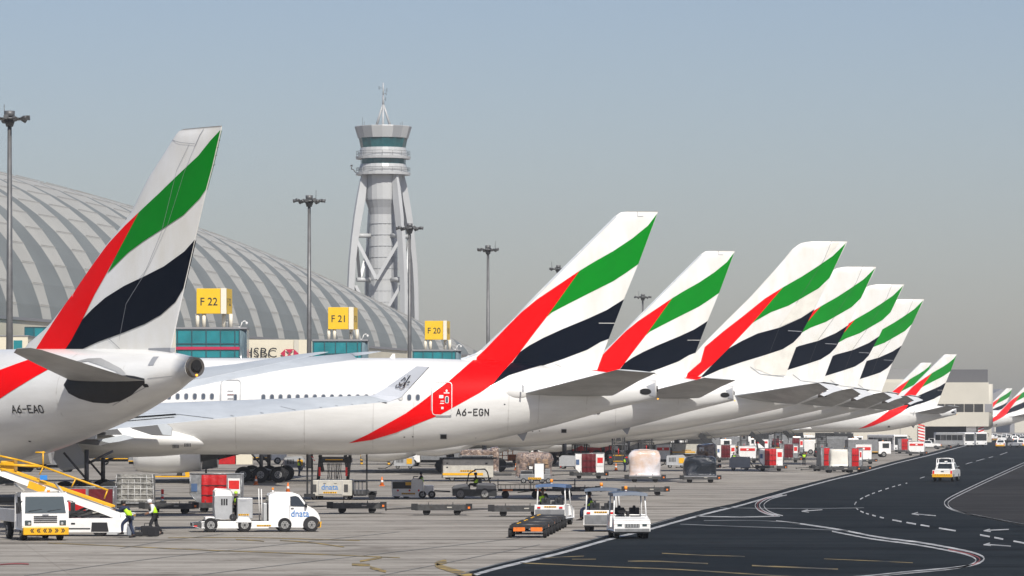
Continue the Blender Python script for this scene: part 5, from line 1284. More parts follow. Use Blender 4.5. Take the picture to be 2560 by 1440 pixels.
# ------------------------------------------------------------------ cab-over truck
def cab_truck():
    p=G(113,1352); t=thing('cab_over_truck','white cab over truck with yellow bumper arrows at the lower left corner','truck',(p.x,p.y,0),R(-72))
    # local x forward, y left
    W_=1.98; hw=W_/2
    b=MB(); prof=[(-1.6,.5),(-1.55,1.95),(-1.4,2.08),(-.35,2.10),(-.22,2.0),(.02,1.28),(.06,.62),(-.0,.5)]
    b.prism(prof,-hw,hw,'vehicle_white'); cab=b.build('cab',t,bevel=.05)
    b=MB(); b.loft([[(.055,-hw+.08,1.22),(.055,hw-.08,1.22)],[(-.175,-hw+.14,1.93),(-.175,hw-.14,1.93)]],'glass_cab',False,False,closed=False); b.build('windscreen',t)
    b=MB(); b.cyl((.06,-.75,1.30),(.0,-.15,1.38),.012,'plastic_black',n=4); b.cyl((.06,.1,1.30),(.0,.7,1.38),.012,'plastic_black',n=4); b.build('wiper',t)
    b=MB(); b.face([(-.30,-hw-.008,1.30),(-.05,-hw-.008,1.28),(-.28,-hw-.008,1.92),(-1.15,-hw-.008,1.92),(-1.15,-hw-.008,1.30)],'glass_dark'); b.build('side_window',t)
    b=MB(); b.b2(-1.18,-1.16,-hw-.012,-hw,.62,1.96,'seam_grey'); b.b2(-.06,-.04,-hw-.012,-hw,.62,1.28,'seam_grey'); b.build('door_gap',t)
    b=MB()
    for k in range(4): b.b2(.06,.085,-.52,.52,.80+k*.085,.835+k*.085,'seal_black')
    b.build('grille',t)
    b=MB(); b.text('',.1,lambda u,v:(0,0,0),'letter_black') if False else None
    b.b2(.07,.09,-.14,.14,1.13,1.17,'seam_grey'); b.build('badge',t)
    for sd in (-1,1):
        b=MB(); b.b2(.0,.09,sd*(hw-.22)-.15,sd*(hw-.22)+.15,.66,.90,'glass_cab'); hl_=b.build('headlight',t,bevel=.03)
        b=MB(); b.ball((.09,sd*(hw-.26),.76),.07,'gear_light',8); b.build('lamp',hl_)
        b=MB(); b.tube([(-.1,sd*hw,1.75),(.12,sd*(hw+.22),1.72),(.12,sd*(hw+.22),1.3)],.018,'plastic_black'); b.b2(.07,.13,sd*(hw+.22)-.1,sd*(hw+.22)+.1,1.2,1.68,'plastic_black'); b.build('mirror',t,)
    b=MB(); b.b2(.0,.22,-hw-.02,hw+.02,.26,.60,'yellow_paint'); bp_=b.build('bumper',t,bevel=.03)
    b=MB()
    for k in range(6):
        y=-hw+.28+k*.285; d=.06*(1 if k<3 else -1); z0,z1=.36,.54; zm=.45; x=.226
        for o_ in (0,.07):
            b.face([(x,y+o_+d,z0),(x,y+o_+d+.05,z0),(x,y+o_+.05,zm),(x,y+o_,zm)],'plastic_black'); b.face([(x,y+o_,zm),(x,y+o_+.05,zm),(x,y+o_+d+.05,z1),(x,y+o_+d,z1)],'plastic_black')
    b.build('arrow_marking',bp_)
    for x in (-.75,-3.9):
        for sd in (-1,1): wheel(t,x,sd*(hw-.18),.39,.24)
    b=MB(); b.b2(-5.4,-1.7,-hw+.2,hw-.2,.55,.75,'steel_dark'); b.build('chassis',t)
    b=MB(); b.b2(-5.4,-1.75,-hw,hw,.78,.98,'vehicle_white'); b.b2(-5.4,-1.75,-hw,-hw+.06,.98,1.35,'vehicle_white'); b.b2(-5.4,-1.75,hw-.06,hw,.98,1.35,'vehicle_white'); b.build('cargo_bed',t,bevel=.02)
    b=MB(); b.cyl((-.3,-hw+.1,2.2),(-2.2,-hw+.1,2.45),.05,'beige_metal'); b.cyl((-.5,hw-.1,2.1),(-2.2,hw-.1,2.5),.05,'beige_metal'); b.cyl((-1.4,-hw+.1,2.05),(-1.4,hw-.1,2.12),.04,'beige_metal'); b.build('roof_frame',t)
    b=MB()
    for sd in (-1,1): b.prism([(-1.25,.38),(-1.25,.95),(-.95,1.05),(-.5,1.05),(-.25,.9),(-.2,.38)],sd*hw-.02*sd-.01,sd*hw-.02*sd+.03*sd,'plastic_black') if False else None
    beacon(t,-.5,.25,2.09,.07,.1,.03)
    b=MB(); b.b2(-.75,-.45,-.55,-.15,1.2,1.75,'seat_black'); b.b2(-.75,-.45,.15,.55,1.2,1.75,'seat_black'); b.build('seat',t)
    return t
cab_truck()
# ------------------------------------------------------------------ belt loader
def belt_loader():
    p=G(245,1341); D=p.y; s=F/D
    t=thing('belt_loader','white belt loader with raised yellow railed conveyor left of the two workers','belt loader',(p.x,p.y,0))
    o=Vector((p.x,p.y,0))
    q=lambda px,py,y=0: (P(px,py,D)-o)+Vector((0,y,0))
    X_=lambda px:q(px,0).x; Z_=lambda py:P(0,py,D).z
    b=MB(); b.b2(X_(60),X_(318),-.05,1.7,Z_(1332),Z_(1296),'vehicle_white'); b.b2(X_(318),X_(330),0,1.6,Z_(1332),Z_(1318),'beige_metal'); b.build('chassis',t,bevel=.04)
    b=MB(); b.prism([(X_(228)-.0,.22),(X_(230),Z_(1306)),(X_(268),Z_(1306)),(X_(272),.22)],-.07,-.051,'plastic_black'); b.build('wheel_arch',t)
    for x in (248,110): wheel(t,X_(x),.12 if x==248 else .12,.33,.24,-1)
    for x in (248,110): wheel(t,X_(x),1.5,.33,.24,1)
    b=MB(); o_=q(158,1313); b.text('dnata',.42,lambda u,v:(X_(120)+u,-.08,Z_(1316)+v),'brand_blue',bold=.006); b.b2(X_(178),X_(188),-.07,-.055,Z_(1311),Z_(1307),'letter_black'); b.build('lettering',t)
    b=MB(); b.b2(X_(165),X_(226),-.07,-.055,Z_(1323),Z_(1320),'seal_black'); b.b2(X_(268),X_(318),-.2,.4,Z_(1336),Z_(1330),'gear_light'); b.build('step',t)
    # boom
    def beam(a,c,y0,y1,th,m,b):
        a=Vector(a); c=Vector(c); d=(c-a).normalized(); up=Vector((-d.z,0,d.x))
        if up.z<0: up=-up
        pr=[a-up*th/2,c-up*th/2,c+up*th/2,a+up*th/2]; b.prism([(v.x,v.z) for v in pr],y0,y1,m)
    A_=q(-10,1176); B_=q(326,1299)
    b=MB(); beam(A_,B_,.25,1.45,.36,'vehicle_white',b); b.build('boom',t,bevel=.03)
    b=MB()
    A2_=q(-10,1166); B2_=q(280,1267); beam(A2_,B2_,.18,.26,.09,'yellow_paint',b); beam(A2_,B2_,1.42,1.52,.09,'yellow_paint',b); b.build('side_rail',t)
    b=MB(); beam(q(-10,1170),q(325,1289),.32,1.4,.05,'plastic_black',b); b.build('belt',t)
    b=MB(); beam(q(70,1211),q(110,1225),.16,.24,.30,'yellow_paint',b); b.build('yellow_cover',t,bevel=.02)
    b=MB()
    rr=[q(-10,1138,.1),q(45,1150,.1),q(108,1167,.1),q(270,1226,.1)]
    b.tube(rr,.045,'yellow_paint',8); b.tube([q(-10,1161,.1),q(105,1166,.1)],.06,'yellow_paint',8)
    for a,c in (((107,1128),(107,1168)),((88,1131),(112,1131)),((98,1187),(108,1166)),((178,1219),(188,1198)),((260,1247),(268,1226))): b.cyl(q(*a,.1),q(*c,.1),.035,'yellow_paint',n=6)
    b.build('handrail',t)
    b=MB(); 
    for a,c in (((150,1296),(230,1262)),((240,1270),(170,1294)),((200,1294),(262,1280))): b.cyl(q(*a,.5),q(*c,.5),.05,'plastic_black',n=6); b.cyl(q(*a,1.2),q(*c,1.2),.05,'plastic_black',n=6)
    b.build('lift_arm',t)
    b=MB(); b.b2(X_(100),X_(118),.0,.06,Z_(1200),Z_(1188),'blue_sign'); b.build('blue_plate',t)
    b=MB(); b.b2(X_(300),X_(330),.15,1.5,Z_(1302),Z_(1282),'vehicle_white'); b.b2(X_(322),X_(332),.13,1.52,Z_(1293),Z_(1285),'yellow_paint'); b.build('boom_nose',t,bevel=.03)
    # coupling bellows at top
    b=MB(); b.b2(X_(0),X_(34),.2,1.5,Z_(1178),Z_(1152),'yellow_paint'); b.build('bumper_head',t,bevel=.04)
belt_loader()
person('person in hi-vis vest leaning on the lower end of the belt loader',gz(324,1345),R(165),'load',1.02,'navy_cloth','hivis','navy_cloth','hair_black')
person('person in white cap, white shirt and hi-vis vest looking down at bags',gz(388,1339),R(188),'bend',1.04,'black_cloth','hivis','shirt_white','helmet_white' if 'helmet_white' in M else 'shirt_white')
def bag(lab,px,py,w,h,m):
    t=thing('travel_bag',lab,'bag',gz(px,py),R(random.uniform(-15,15)),'travel bags by the belt loader')
    b=MB(); b.b2(-w/2,w/2,-.18,.18,.03,h,m); b.build('body',t,bevel=.05)
    b=MB(); b.tube([(-w*.2,0,h),(-w*.18,0,h+.12),(w*.18,0,h+.12),(w*.2,0,h)],.015,'plastic_black'); b.build('handle',t)
bag('big upright black suitcase beside the bending worker',367,1341,.55,.48,'black_cloth')
bag('black suitcase nearest the bending worker’s feet'.replace('’',"'"),383,1342,.50,.46,'black_cloth')
bag('grey backpack on the ground at the leaning worker',327,1341,.32,.46,'bag_grey')
bag('low dark holdall between the two workers',343,1342,.5,.22,'black_cloth')
# ------------------------------------------------------------------ pickup van with flat bed
def flatbed():
    px0=640; p=G(640,1329); D=p.y; s=F/D; t=thing('flatbed_van','white flatbed van with an air unit behind its cab, driving right','van',(p.x,p.y,0),R(8))
    W_=1.85; hw=W_/2
    X_=lambda px:(px-px0)/s*1.0; Z_=lambda py:H+(YH-py)/s
    cab=[(668,1316),(668,1240),(672,1234),(690,1231),(735,1232),(745,1236),(757,1253),(764,1262),(782,1272),(791,1281),(796,1293),(797,1310),(795,1318)]
    b=MB(); pr=[(X_(x),Z_(y)) for x,y in cab]
    n=len(pr)
    # body narrows towards the roof
    i0=len(b.v)
    def yy(z): return hw-(max(0,z-1.05)*.16)
    for sd in (-1,1): b.v += [(x,sd*yy(z),z) for x,z in pr]
    for k in range(n):
        j=(k+1)%n; b.f.append((k,j,n+j,n+k)); b.m.append(b.mi('vehicle_white')); b.sm.append(False)
    for tr in tessellate_polygon([[Vector((a,c,0)) for a,c in pr]]):
        b.f.append(tuple(tr)); b.f.append(tuple(n+k for k in reversed(tr))); b.m += [0,0]; b.sm += [False]*2
    b.build('cab',t,bevel=.035)
    b=MB(); wn=[(722,1264),(722,1241),(735,1239),(743,1242),(755,1258),(760,1266)]
    lf=lambda x,z,o=.012:(x,-(yy(z)+o),z)
    b.face([lf(X_(x),Z_(y)) for x,y in wn],'glass_dark'); b.build('side_window',t)
    b=MB(); b.face([(X_(667),-.72,Z_(1256)),(X_(667),.72,Z_(1256)),(X_(667),.66,Z_(1238)),(X_(667),-.66,Z_(1238))],'glass_dark'); b.build('rear_window',t)
    b=MB(); b.loft([[(X_(765)+.02,-.78,Z_(1261)),(X_(765)+.02,.78,Z_(1261))],[(X_(747)+.03,-.68,Z_(1237)),(X_(747)+.03,.68,Z_(1237))]],'glass_dark',False,False,closed=False); b.build('windscreen',t)
    b=MB()
    for x in (719,763): b.face([lf(X_(x),Z_(1312)),lf(X_(x)+.018,Z_(1312)),lf(X_(x)+.018,Z_(1262)),lf(X_(x),Z_(1262))],'seam_grey')
    b.face([lf(X_(723),Z_(1271)),lf(X_(731),Z_(1271)),lf(X_(731),Z_(1269)),lf(X_(723),Z_(1269))],'seal_black'); b.build('door_line',t)
    b=MB(); b.b2(X_(758),X_(763),-hw-.18,-hw-.0,Z_(1268),Z_(1257),'plastic_black'); b.build('mirror',t,bevel=.02)
    b=MB(); b.text('dnata',.46,lambda u,v:(X_(723)+u*.86,-(yy(1)+.016),Z_(1291)+v),'brand_blue',bold=.004); b.build('lettering',t)
    for x,y0 in ((775,1311),(704,1309)):
        b=MB(); r=.41; pts=[(X_(x)+r*math.cos(R(a)),.34+r*math.sin(R(a))) for a in range(-20,201,20)]; b.prism(pts,-hw-.012,-hw+.0,'plastic_black') if x==775 else None
        if x==775: b.build('wheel_arch',t)
    for x in (775,708,608,524):
        for sd in (-1,1): wheel(t,X_(x),sd*(hw-.10),.34,.22,sd)
    b=MB(); b.prism([(X_(788),Z_(1317)),(X_(798),Z_(1317)),(X_(799),Z_(1304)),(X_(793),Z_(1304))],-hw-.01,hw+.01,'yellow_paint'); b.build('bumper',t,bevel=.02)
    # bed
    b=MB(); b.b2(X_(500),X_(668),-hw,hw,Z_(1320),Z_(1304),'vehicle_white'); b.prism([(X_(479),Z_(1314)),(X_(479),Z_(1306)),(X_(540),Z_(1302)),(X_(540),Z_(1320)),(X_(505),Z_(1320))],-hw,hw,'steel_mid'); b.b2(X_(500),X_(668),-hw+.02,hw-.02,Z_(1304),Z_(1302),'deck_brown'); b.build('flat_bed',t,bevel=.015)
    b=MB(); b.prism([(X_(586),Z_(1304)),(X_(594),Z_(1291)),(X_(618),Z_(1291)),(X_(626),Z_(1304))],-hw-.03,-hw+.3,'vehicle_white'); b.build('mudguard',t,bevel=.02)
    chevrons(t,X_(638),X_(674),Z_(1315),Z_(1311),-hw-.012,7)
    b=MB(); b.b2(X_(482),X_(490),-hw-.01,-hw+.2,Z_(1315),Z_(1312),'red_reflector'); b.build('tail_light',t)
    b=MB(); b.b2(X_(511),X_(547),-.6,.5,Z_(1302),Z_(1291),'vehicle_white'); b.build('white_box',t,bevel=.04)
    # front rack
    for y in (-.8,.8):
        b=MB(); b.cyl((X_(652),y,Z_(1304)),(X_(650),y,Z_(1222)),.025,'vehicle_white',n=6); b.build('rack_post',t)
    b=MB(); b.b2(X_(656),X_(665),-.6,.6,Z_(1302),Z_(1258),'gear_light'); b.build('bulkhead_box',t,bevel=.02)
    beacon(t,X_(682),.0,Z_(1232),.06,.10,.14)
    # equipment units on the bed
    u=thing('air_unit','grey white air conditioning unit standing on the van bed','machine',(0,0,0)); 
    cz=Z_(1302); loc=t.matrix_world if False else None
    rot=Matrix.Rotation(R(8),3,'Z')
    def wpos(x,y,z): v=rot@Vector((x,y,z)); return (p.x+v.x,p.y+v.y,v.z)
    u.location=wpos(X_(583),0,cz); u.rotation_euler=(0,0,R(8))
    e=lambda px:(px-583)/s; h=lambda py:(1302-py)/s
    b=MB(); b.prism([(e(536),h(1296)),(e(533),h(1262)),(e(535),h(1240)),(e(578),h(1240)),(e(578),h(1293)),(e(560),h(1296))],-.72,.6,'unit_grey'); b.build('casing',u,bevel=.04)
    b=MB(); b.prism([(e(535),h(1240)),(e(535),h(1228)),(e(540),h(1223)),(e(573),h(1223)),(e(578),h(1230)),(e(578),h(1240))],-.62,.55,'vehicle_white'); b.build('hood',u,bevel=.05)
    b=MB()
    for k in range(3): b.b2(e(550+k*6),e(554+k*6),-.735,-.71,h(1262),h(1246),'steel_dark')
    b.build('louvre',u)
    b=MB(); b.cyl((e(579),-.70,h(1292)),(e(579),-.74,h(1292)),.16,'plastic_black',n=14); b.build('hose_port',u)
    u2=thing('control_cabinet','pale grey control cabinet on the van bed between the worker and the cab','machine',wpos(X_(608),0,cz),R(8))
    b=MB(); b.b2(e(572)*0-.33,.40,-.7,.5,h(1296)*1.0,h(1244),'vehicle_grey'); b.names=['unit_grey']; b.m=[0]*6; b.build('casing',u2,bevel=.04)
    b=MB(); b.b2(-.2,.1,-.715,-.70,h(1252),h(1250),'seam_grey'); b.build('label_plate',u2)
    chevrons(u2,-.28,.22,h(1288),h(1284),-.712,5)
    person('person with lime helmet standing on the van bed behind the air unit',wpos(X_(592),.15,cz+.0),R(200),'stand',.82,'black_cloth','hivis','black_cloth','helmet_lime',False)
    dr=person('person driving the white flatbed van, hi-vis vest seen through the side window',wpos(X_(730),-.35,.55),R(8),'sit',.95,'navy_cloth','hivis','navy_cloth','hair_black',False)
    # see-through cab opening: seat and dark interior
flatbed()
# ------------------------------------------------------------------ cargo high loader
def high_loader():
    p=G(850,1250); D=p.y; s=F/D; t=thing('cargo_loader','beige cargo loader with scissor frame under the big white fuselage','cargo loader',(p.x,p.y,0))
    X_=lambda px:(px-850)/s; Z_=lambda py:H+(YH-py)/s
    b=MB(); b.b2(X_(776),X_(880),0,4,Z_(1240),Z_(1200),'beige_metal'); b.build('body',t,bevel=.06)
    b=MB(); b.b2(X_(796),X_(856),-.03,0,Z_(1236),Z_(1202),'seam_grey'); b.b2(X_(797),X_(855),-.045,-.03,Z_(1235),Z_(1203),'beige_metal'); b.b2(X_(808),X_(815),-.06,-.045,Z_(1209),Z_(1208),'seal_black'); b.b2(X_(835),X_(842),-.06,-.045,Z_(1209),Z_(1208),'seal_black'); b.build('hatch',t)
    for x in (781,860): b=MB(); b.b2(X_(x),X_(x+10),-.03,0,Z_(1230),Z_(1211),'steel_mid'); b.build('vent_panel',t)
    b=MB(); b.text('dnata',.52,lambda u,v:(X_(803)+u*.99,-.06,Z_(1224)+v),'brand_blue',bold=.004); b.build('lettering',t)
    chevrons(t,X_(808),X_(842),Z_(1233.5),Z_(1229.5),-.055,7)
    for x in (766,778): b=MB(); b.b2(X_(x),X_(x+4.5),-.1,.1,.25,Z_(1135),'steel_dark'); b.build('mast_post',t)
    b=MB(); b.b2(X_(760),X_(788),-.2,.2,.2,.42,'steel_dark'); b.build('mast_foot',t)
    b=MB(); b.b2(X_(915),X_(919),.0,.12,Z_(1238),Z_(1136),'steel_dark'); b.build('mast_post',t)
    for a,c in (((794,1200),(800,1138)),((868,1200),(874,1138)),((798,1138),(806,1180)),((862,1138),(868,1180))):
        b=MB(); b.cyl((X_(a[0]),.8,Z_(a[1])),(X_(c[0]),.8,Z_(c[1])),.12,'steel_mid',n=6); b.build('lift_arm',t)
    b=MB(); b.b2(X_(796),X_(876),.6,3.6,Z_(1157),Z_(1146),'steel_dark'); b.b2(X_(800),X_(872),.5,.6,Z_(1145),Z_(1142),'steel_mid'); b.build('upper_platform',t)
    b=MB(); b.b2(X_(812),X_(856),.55,.6,Z_(1150.5),Z_(1148),'yellow_paint'); b.build('plate',t)
    b=MB()
    for k in range(12): x=816+k*3.2; b.tube([(X_(x),1.2,Z_(1158)),(X_(x+random.uniform(-3,3)),1.2,Z_(1180)),(X_(x+random.uniform(-2,2)),1.2,Z_(1198))],.03,'steel_mid' if k%3 else 'gear_light',4)
    b.build('hoses',t)
    b=MB()
    for x in (796,863): b.b2(X_(x),X_(x+5),.3,.45,Z_(1190),Z_(1168),'red_reflector')
    b.build('red_marker',t)
    b=MB(); b.b2(X_(884),X_(915),0,.12,Z_(1206),Z_(1203),'steel_dark'); b.b2(X_(884),X_(915),0,.12,Z_(1240),Z_(1236),'steel_dark')
    for x in (886,895,904): b.b2(X_(x),X_(x+3),0,.15,Z_(1240),Z_(1203),'gear_steel')
    b.b2(X_(884),X_(918),.1,3.4,Z_(1236),Z_(1226),'steel_mid'); b.build('side_frame',t)
    b=MB(); b.b2(X_(917),X_(940),.2,1.6,Z_(1237),Z_(1228),'steel_mid'); b.cyl((X_(930),.2,.3),(X_(930),.6,.3),.26,'tyre',n=14); b.build('side_platform',t)
    for x in (785,865): wheel(t,X_(x),.35,.2,.3,-1)
    for x in (795,870): wheel(t,X_(x),3.6,.2,.3,-1)
    for x,z in ((777,1150),(867,1150)): pass
    b=MB(); 
    for k in range(4): b.face([(X_(778+k*2.2),-.12,Z_(1140+k*4)),(X_(784+k*2.2),-.12,Z_(1143+k*4)),(X_(784+k*2.2),-.12,Z_(1145+k*4)),(X_(778+k*2.2),-.12,Z_(1142+k*4))],'red_paint' if k%2==0 else 'letter_white')
    b.build('striped_flag',t)
high_loader()
# second, yellow edged loader behind the grey tractor
def low_loader(px,py,lab,k=1.0,tall=True):
    p=G(px,py); t=thing('container_loader',lab,'cargo loader',(p.x,p.y,0),0,'low container loaders'); t.scale=(k,k,k)
    b=MB(); b.b2(-2.4,2.0,0,2.6,.35,1.95,'beige_metal'); b.build('body',t,bevel=.05)
    b=MB(); b.b2(-2.42,1.1,-.03,0,.55,.75,'yellow_paint'); b.build('yellow_strip',t)
    b=MB(); b.b2(.0,.012,-.02,0,.8,1.9,'seam_grey'); b.b2(-2.1,-1.95,-.03,0,1.2,1.3,'seal_black'); b.b2(-2.1,-1.95,-.03,0,1.55,1.65,'seal_black'); b.b2(1.3,1.5,-.03,0,1.5,1.65,'seal_black'); b.build('latch',t)
    chevrons(t,-.9,.5,.85,1.0,-.012,8)
    b=MB(); b.b2(-2.7,2.3,-.1,2.7,1.97,2.1,'steel_dark'); b.b2(-2.5,-2.42,-.12,-.06,.3,2.1,'steel_mid'); b.build('top_deck',t)
    b=MB(); b.b2(2.1,3.6,.2,2.2,.5,.68,'steel_mid'); b.b2(2.6,3.7,.3,1.8,1.25,1.35,'steel_mid'); b.build('side_platform',t)
    for x in (-1.6,1.4): wheel(t,x,.25,.28,.25,-1); 
    b=MB(); b.b2(-2.2,1.8,.3,2.4,.2,.34,'plastic_black'); b.build('underframe',t)
    return t
LL=low_loader(1176,1204,'beige container loader with yellow edge behind the grey tow tractor')
low_l2=dup(LL,'grey container loader under the third fuselage, left of the forklift',gz(1720,1141)); 
dup(LL,'low container loader beyond the row of red containers',gz(2010,1126),scale=1.1)
blob('pink and white film bundle lying on the container loader roof',gz(1192,1198,2.15),2.9,1.7,.55,'film_brown',seed=31,topf=.8,lump=.12)
blob('pink film bundle hanging at the right end of the container loader',gz(1236,1198,.7),.8,1.0,2.1,'film_brown',seed=33,topf=.8,lump=.15)
# ------------------------------------------------------------------ baggage tractors
def tractor_white():
    p=G(1032,1246); D=p.y; s=F/D; t=thing('baggage_tractor','white baggage tractor with a driver, right of the big cargo loader','tractor',(p.x,p.y,0))
    X_=lambda px:(px-1032)/s; Z_=lambda py:H+(YH-py)/s
    b=MB(); b.prism([(X_(981),Z_(1240)),(X_(980),Z_(1204)),(X_(1028),Z_(1204)),(X_(1032),Z_(1198)),(X_(1056),Z_(1198)),(X_(1060),Z_(1238)),(X_(1056),Z_(1241))],-.2,1.5,'vehicle_white'); b.build('body',t,bevel=.05)
    b=MB(); b.b2(X_(982),X_(1028),-.0,1.4,Z_(1222),Z_(1203.2),'plastic_black'); b.m=[0]*6; b.box((X_(1005),-.21,Z_(1213)),(46/s,.03,17/s),'plastic_black'); b.build('engine_bay',t)
    b=MB(); b.b2(X_(1014),X_(1028),-.24,-.2,Z_(1213),Z_(1205),'yellow_paint'); b.build('yellow_panel',t)
    chevrons(t,X_(1004),X_(1038),Z_(1236),Z_(1232),-.215,7)
    for x in (995,1024,1047): b=MB(); b.cyl((X_(x),-.22,Z_(1226)),(X_(x),-.2,Z_(1226)),.07,'red_reflector',n=8); b.build('lamp',t)
    b=MB(); b.b2(X_(1060),X_(1083),.5,2.2,Z_(1238),Z_(1214),'vehicle_white'); b.build('rear_box',t,bevel=.04)
    b=MB(); b.tube([(X_(1034),0,Z_(1198)),(X_(1034),0,Z_(1191)),(X_(1046),0,Z_(1191))],.03,'plastic_black'); b.build('steering_frame',t)
    for x,y in ((992,0.0),(1016,.0),(1056,-.1),(1079,.6)): wheel(t,X_(x),y,.26,.22,-1,hub=.5)
    b=MB(); b.cyl((X_(1085),1,.5),(X_(1125),1,.45),.05,'steel_mid'); b.build('tow_bar',t)
    person('person in hi-vis vest driving the white baggage tractor',(p.x+X_(1053),p.y+.7,Z_(1207)-.1),R(170),'sit',.95,'navy_cloth','hivis','black_cloth','hair_black',False)
tractor_white()
def tractor_grey():
    p=G(1188,1248); D=p.y; s=F/D; t=thing('tow_tractor','silver grey open tow tractor with roof hoop and seated driver, facing left','tractor',(p.x,p.y,0))
    X_=lambda px:(px-1188)/s; Z_=lambda py:H+(YH-py)/s
    b=MB(); b.prism([(X_(1131),Z_(1232)),(X_(1130),Z_(1220)),(X_(1134),Z_(1216)),(X_(1168),Z_(1212)),(X_(1176),Z_(1224)),(X_(1188),Z_(1226)),(X_(1194),Z_(1212)),(X_(1234),Z_(1210)),(X_(1240),Z_(1214)),(X_(1242),Z_(1236)),(X_(1236),Z_(1242)),(X_(1142),Z_(1240))],-.0,1.6,'vehicle_grey'); b.build('body',t,bevel=.04)
    b=MB(); b.b2(X_(1131),X_(1242),-.03,.0,Z_(1240),Z_(1223),'steel_dark'); b.build('skirt',t)
    b=MB(); b.prism([(X_(1190),Z_(1213)),(X_(1196),Z_(1208)),(X_(1232),Z_(1208)),(X_(1238),Z_(1214))],-.06,1.66,'gear_light'); b.prism([(X_(1130),Z_(1221)),(X_(1138),Z_(1214)),(X_(1168),Z_(1210)),(X_(1170),Z_(1216))],-.06,1.66,'gear_light'); b.build('wing_panel',t,bevel=.02)
    for y in (.05,1.5):
        b=MB(); b.tube([(X_(1166),y,Z_(1212)),(X_(1172),y,Z_(1184)),(X_(1190),y,Z_(1174)),(X_(1212),y,Z_(1173)),(X_(1218),y,Z_(1180)),(X_(1226),y,Z_(1210))],.035,'steel_dark'); b.build('roof_frame',t)
    b=MB(); b.b2(X_(1186),X_(1214),0,1.55,Z_(1175),Z_(1172.5),'vehicle_grey'); b.build('roof',t)
    b=MB(); b.face([(X_(1172),.08,Z_(1186)),(X_(1190),.05,Z_(1176)),(X_(1190),1.45,Z_(1176)),(X_(1172),1.45,Z_(1186))],'glass_cab'); b.build('windscreen',t)
    for x in (1151,1212):
        for y in (.12,1.5): wheel(t,X_(x),y,.37,.28,-1 if y<1 else 1,'rim' if x>1200 else 'gear_steel',.62)
    b=MB(); b.b2(X_(1196),X_(1204),.3,1.3,Z_(1214),Z_(1194),'seat_black'); b.build('seat',t)
    person('person in hi-vis vest driving the silver grey tow tractor',(p.x+X_(1190),p.y+.6,Z_(1216)),R(180),'sit',1.05,'black_cloth','hivis','black_cloth','hair_black',False)
tractor_grey()
# baggage carts behind it
def cart(px,py,lab):
    t=thing('baggage_cart',lab,'cart',gz(px,py),0,'low baggage carts behind the grey tractor')
    b=MB(); b.b2(-1.5,1.5,-.7,.7,.5,.66,'steel_dark'); b.build('deck',t)
    for x in (-1.5,1.5):
        b=MB(); b.tube([(x,-.7,.6),(x,-.68,1.15),(x,-.5,1.3),(x,.5,1.3),(x,.68,1.15),(x,.7,.6)],.03,'steel_mid')
        for k in range(5): b.cyl((x,-.5+k*.25,.6),(x,-.5+k*.25,1.3),.018,'steel_mid',n=4)
        b.build('end_hoop',t)
    b=MB(); 
    for k in range(9): b.cyl((-1.3+k*.32,-.7,.6),(-1.3+k*.32,-.7,.95),.02,'steel_mid',n=4)
    b.cyl((-1.5,-.7,.95),(1.5,-.7,.95),.025,'steel_mid',n=5); b.build('side_rail',t)
    for x in (-1.0,1.05):
        for y in (-.55,.55): bb=MB(); bb.cyl((x,y-.07,.26),(x,y+.07,.26),.26,'tyre',n=16); bb.build('wheel',t,bevel=.03)
    b=MB(); b.cyl((-2.4,0,.4),(-1.5,0,.5),.03,'steel_mid'); b.build('drawbar',t)
    b=MB(); b.b2(-1.2,-.5,-.74,-.7,.52,.62,'orange_paint'); b.build('reflector_plate',t)
cart(1300,1246,'hooped baggage cart directly behind the silver grey tractor'); cart(1382,1246,'hooped baggage cart behind the blue roofed tug')
# tractor with wrapped cartons behind
blob('cartons under wrinkled clear film behind a small grey tractor',gz(1335,1208,.55),3.0,2.0,2.05,'film_brown',seed=41,topf=.85,lump=.10,boxes=True)
def tractor_small():
    p=G(1338,1208); D=p.y-2.3; t=thing('small_tractor','small pale tractor in front of the film wrapped cartons','tractor',(p.x,D,0))
    b=MB(); b.b2(-1.3,1.3,0,1.2,.3,.8,'vehicle_grey'); b.b2(-.1,.75,-.02,1.1,.35,1.7,'vehicle_white'); b.build('body',t,bevel=.05)
    b=MB(); b.b2(.8,1.25,0,1.1,.8,1.25,'vehicle_grey'); b.b2(-1.25,-.2,.1,1.1,.8,1.1,'plastic_black'); b.build('bonnet',t,bevel=.04)
    chevrons(t,-.6,.5,.35,.52,-.03,7)
    for x in (-1.0,-.35,.55,1.1): wheel(t,x,.1,.24,.2,-1)
    b=MB(); b.tube([(-.9,.2,.95),(-.6,.2,1.5),(-.1,.2,1.6)],.03,'steel_mid'); b.build('hand_rail',t)
tractor_small()
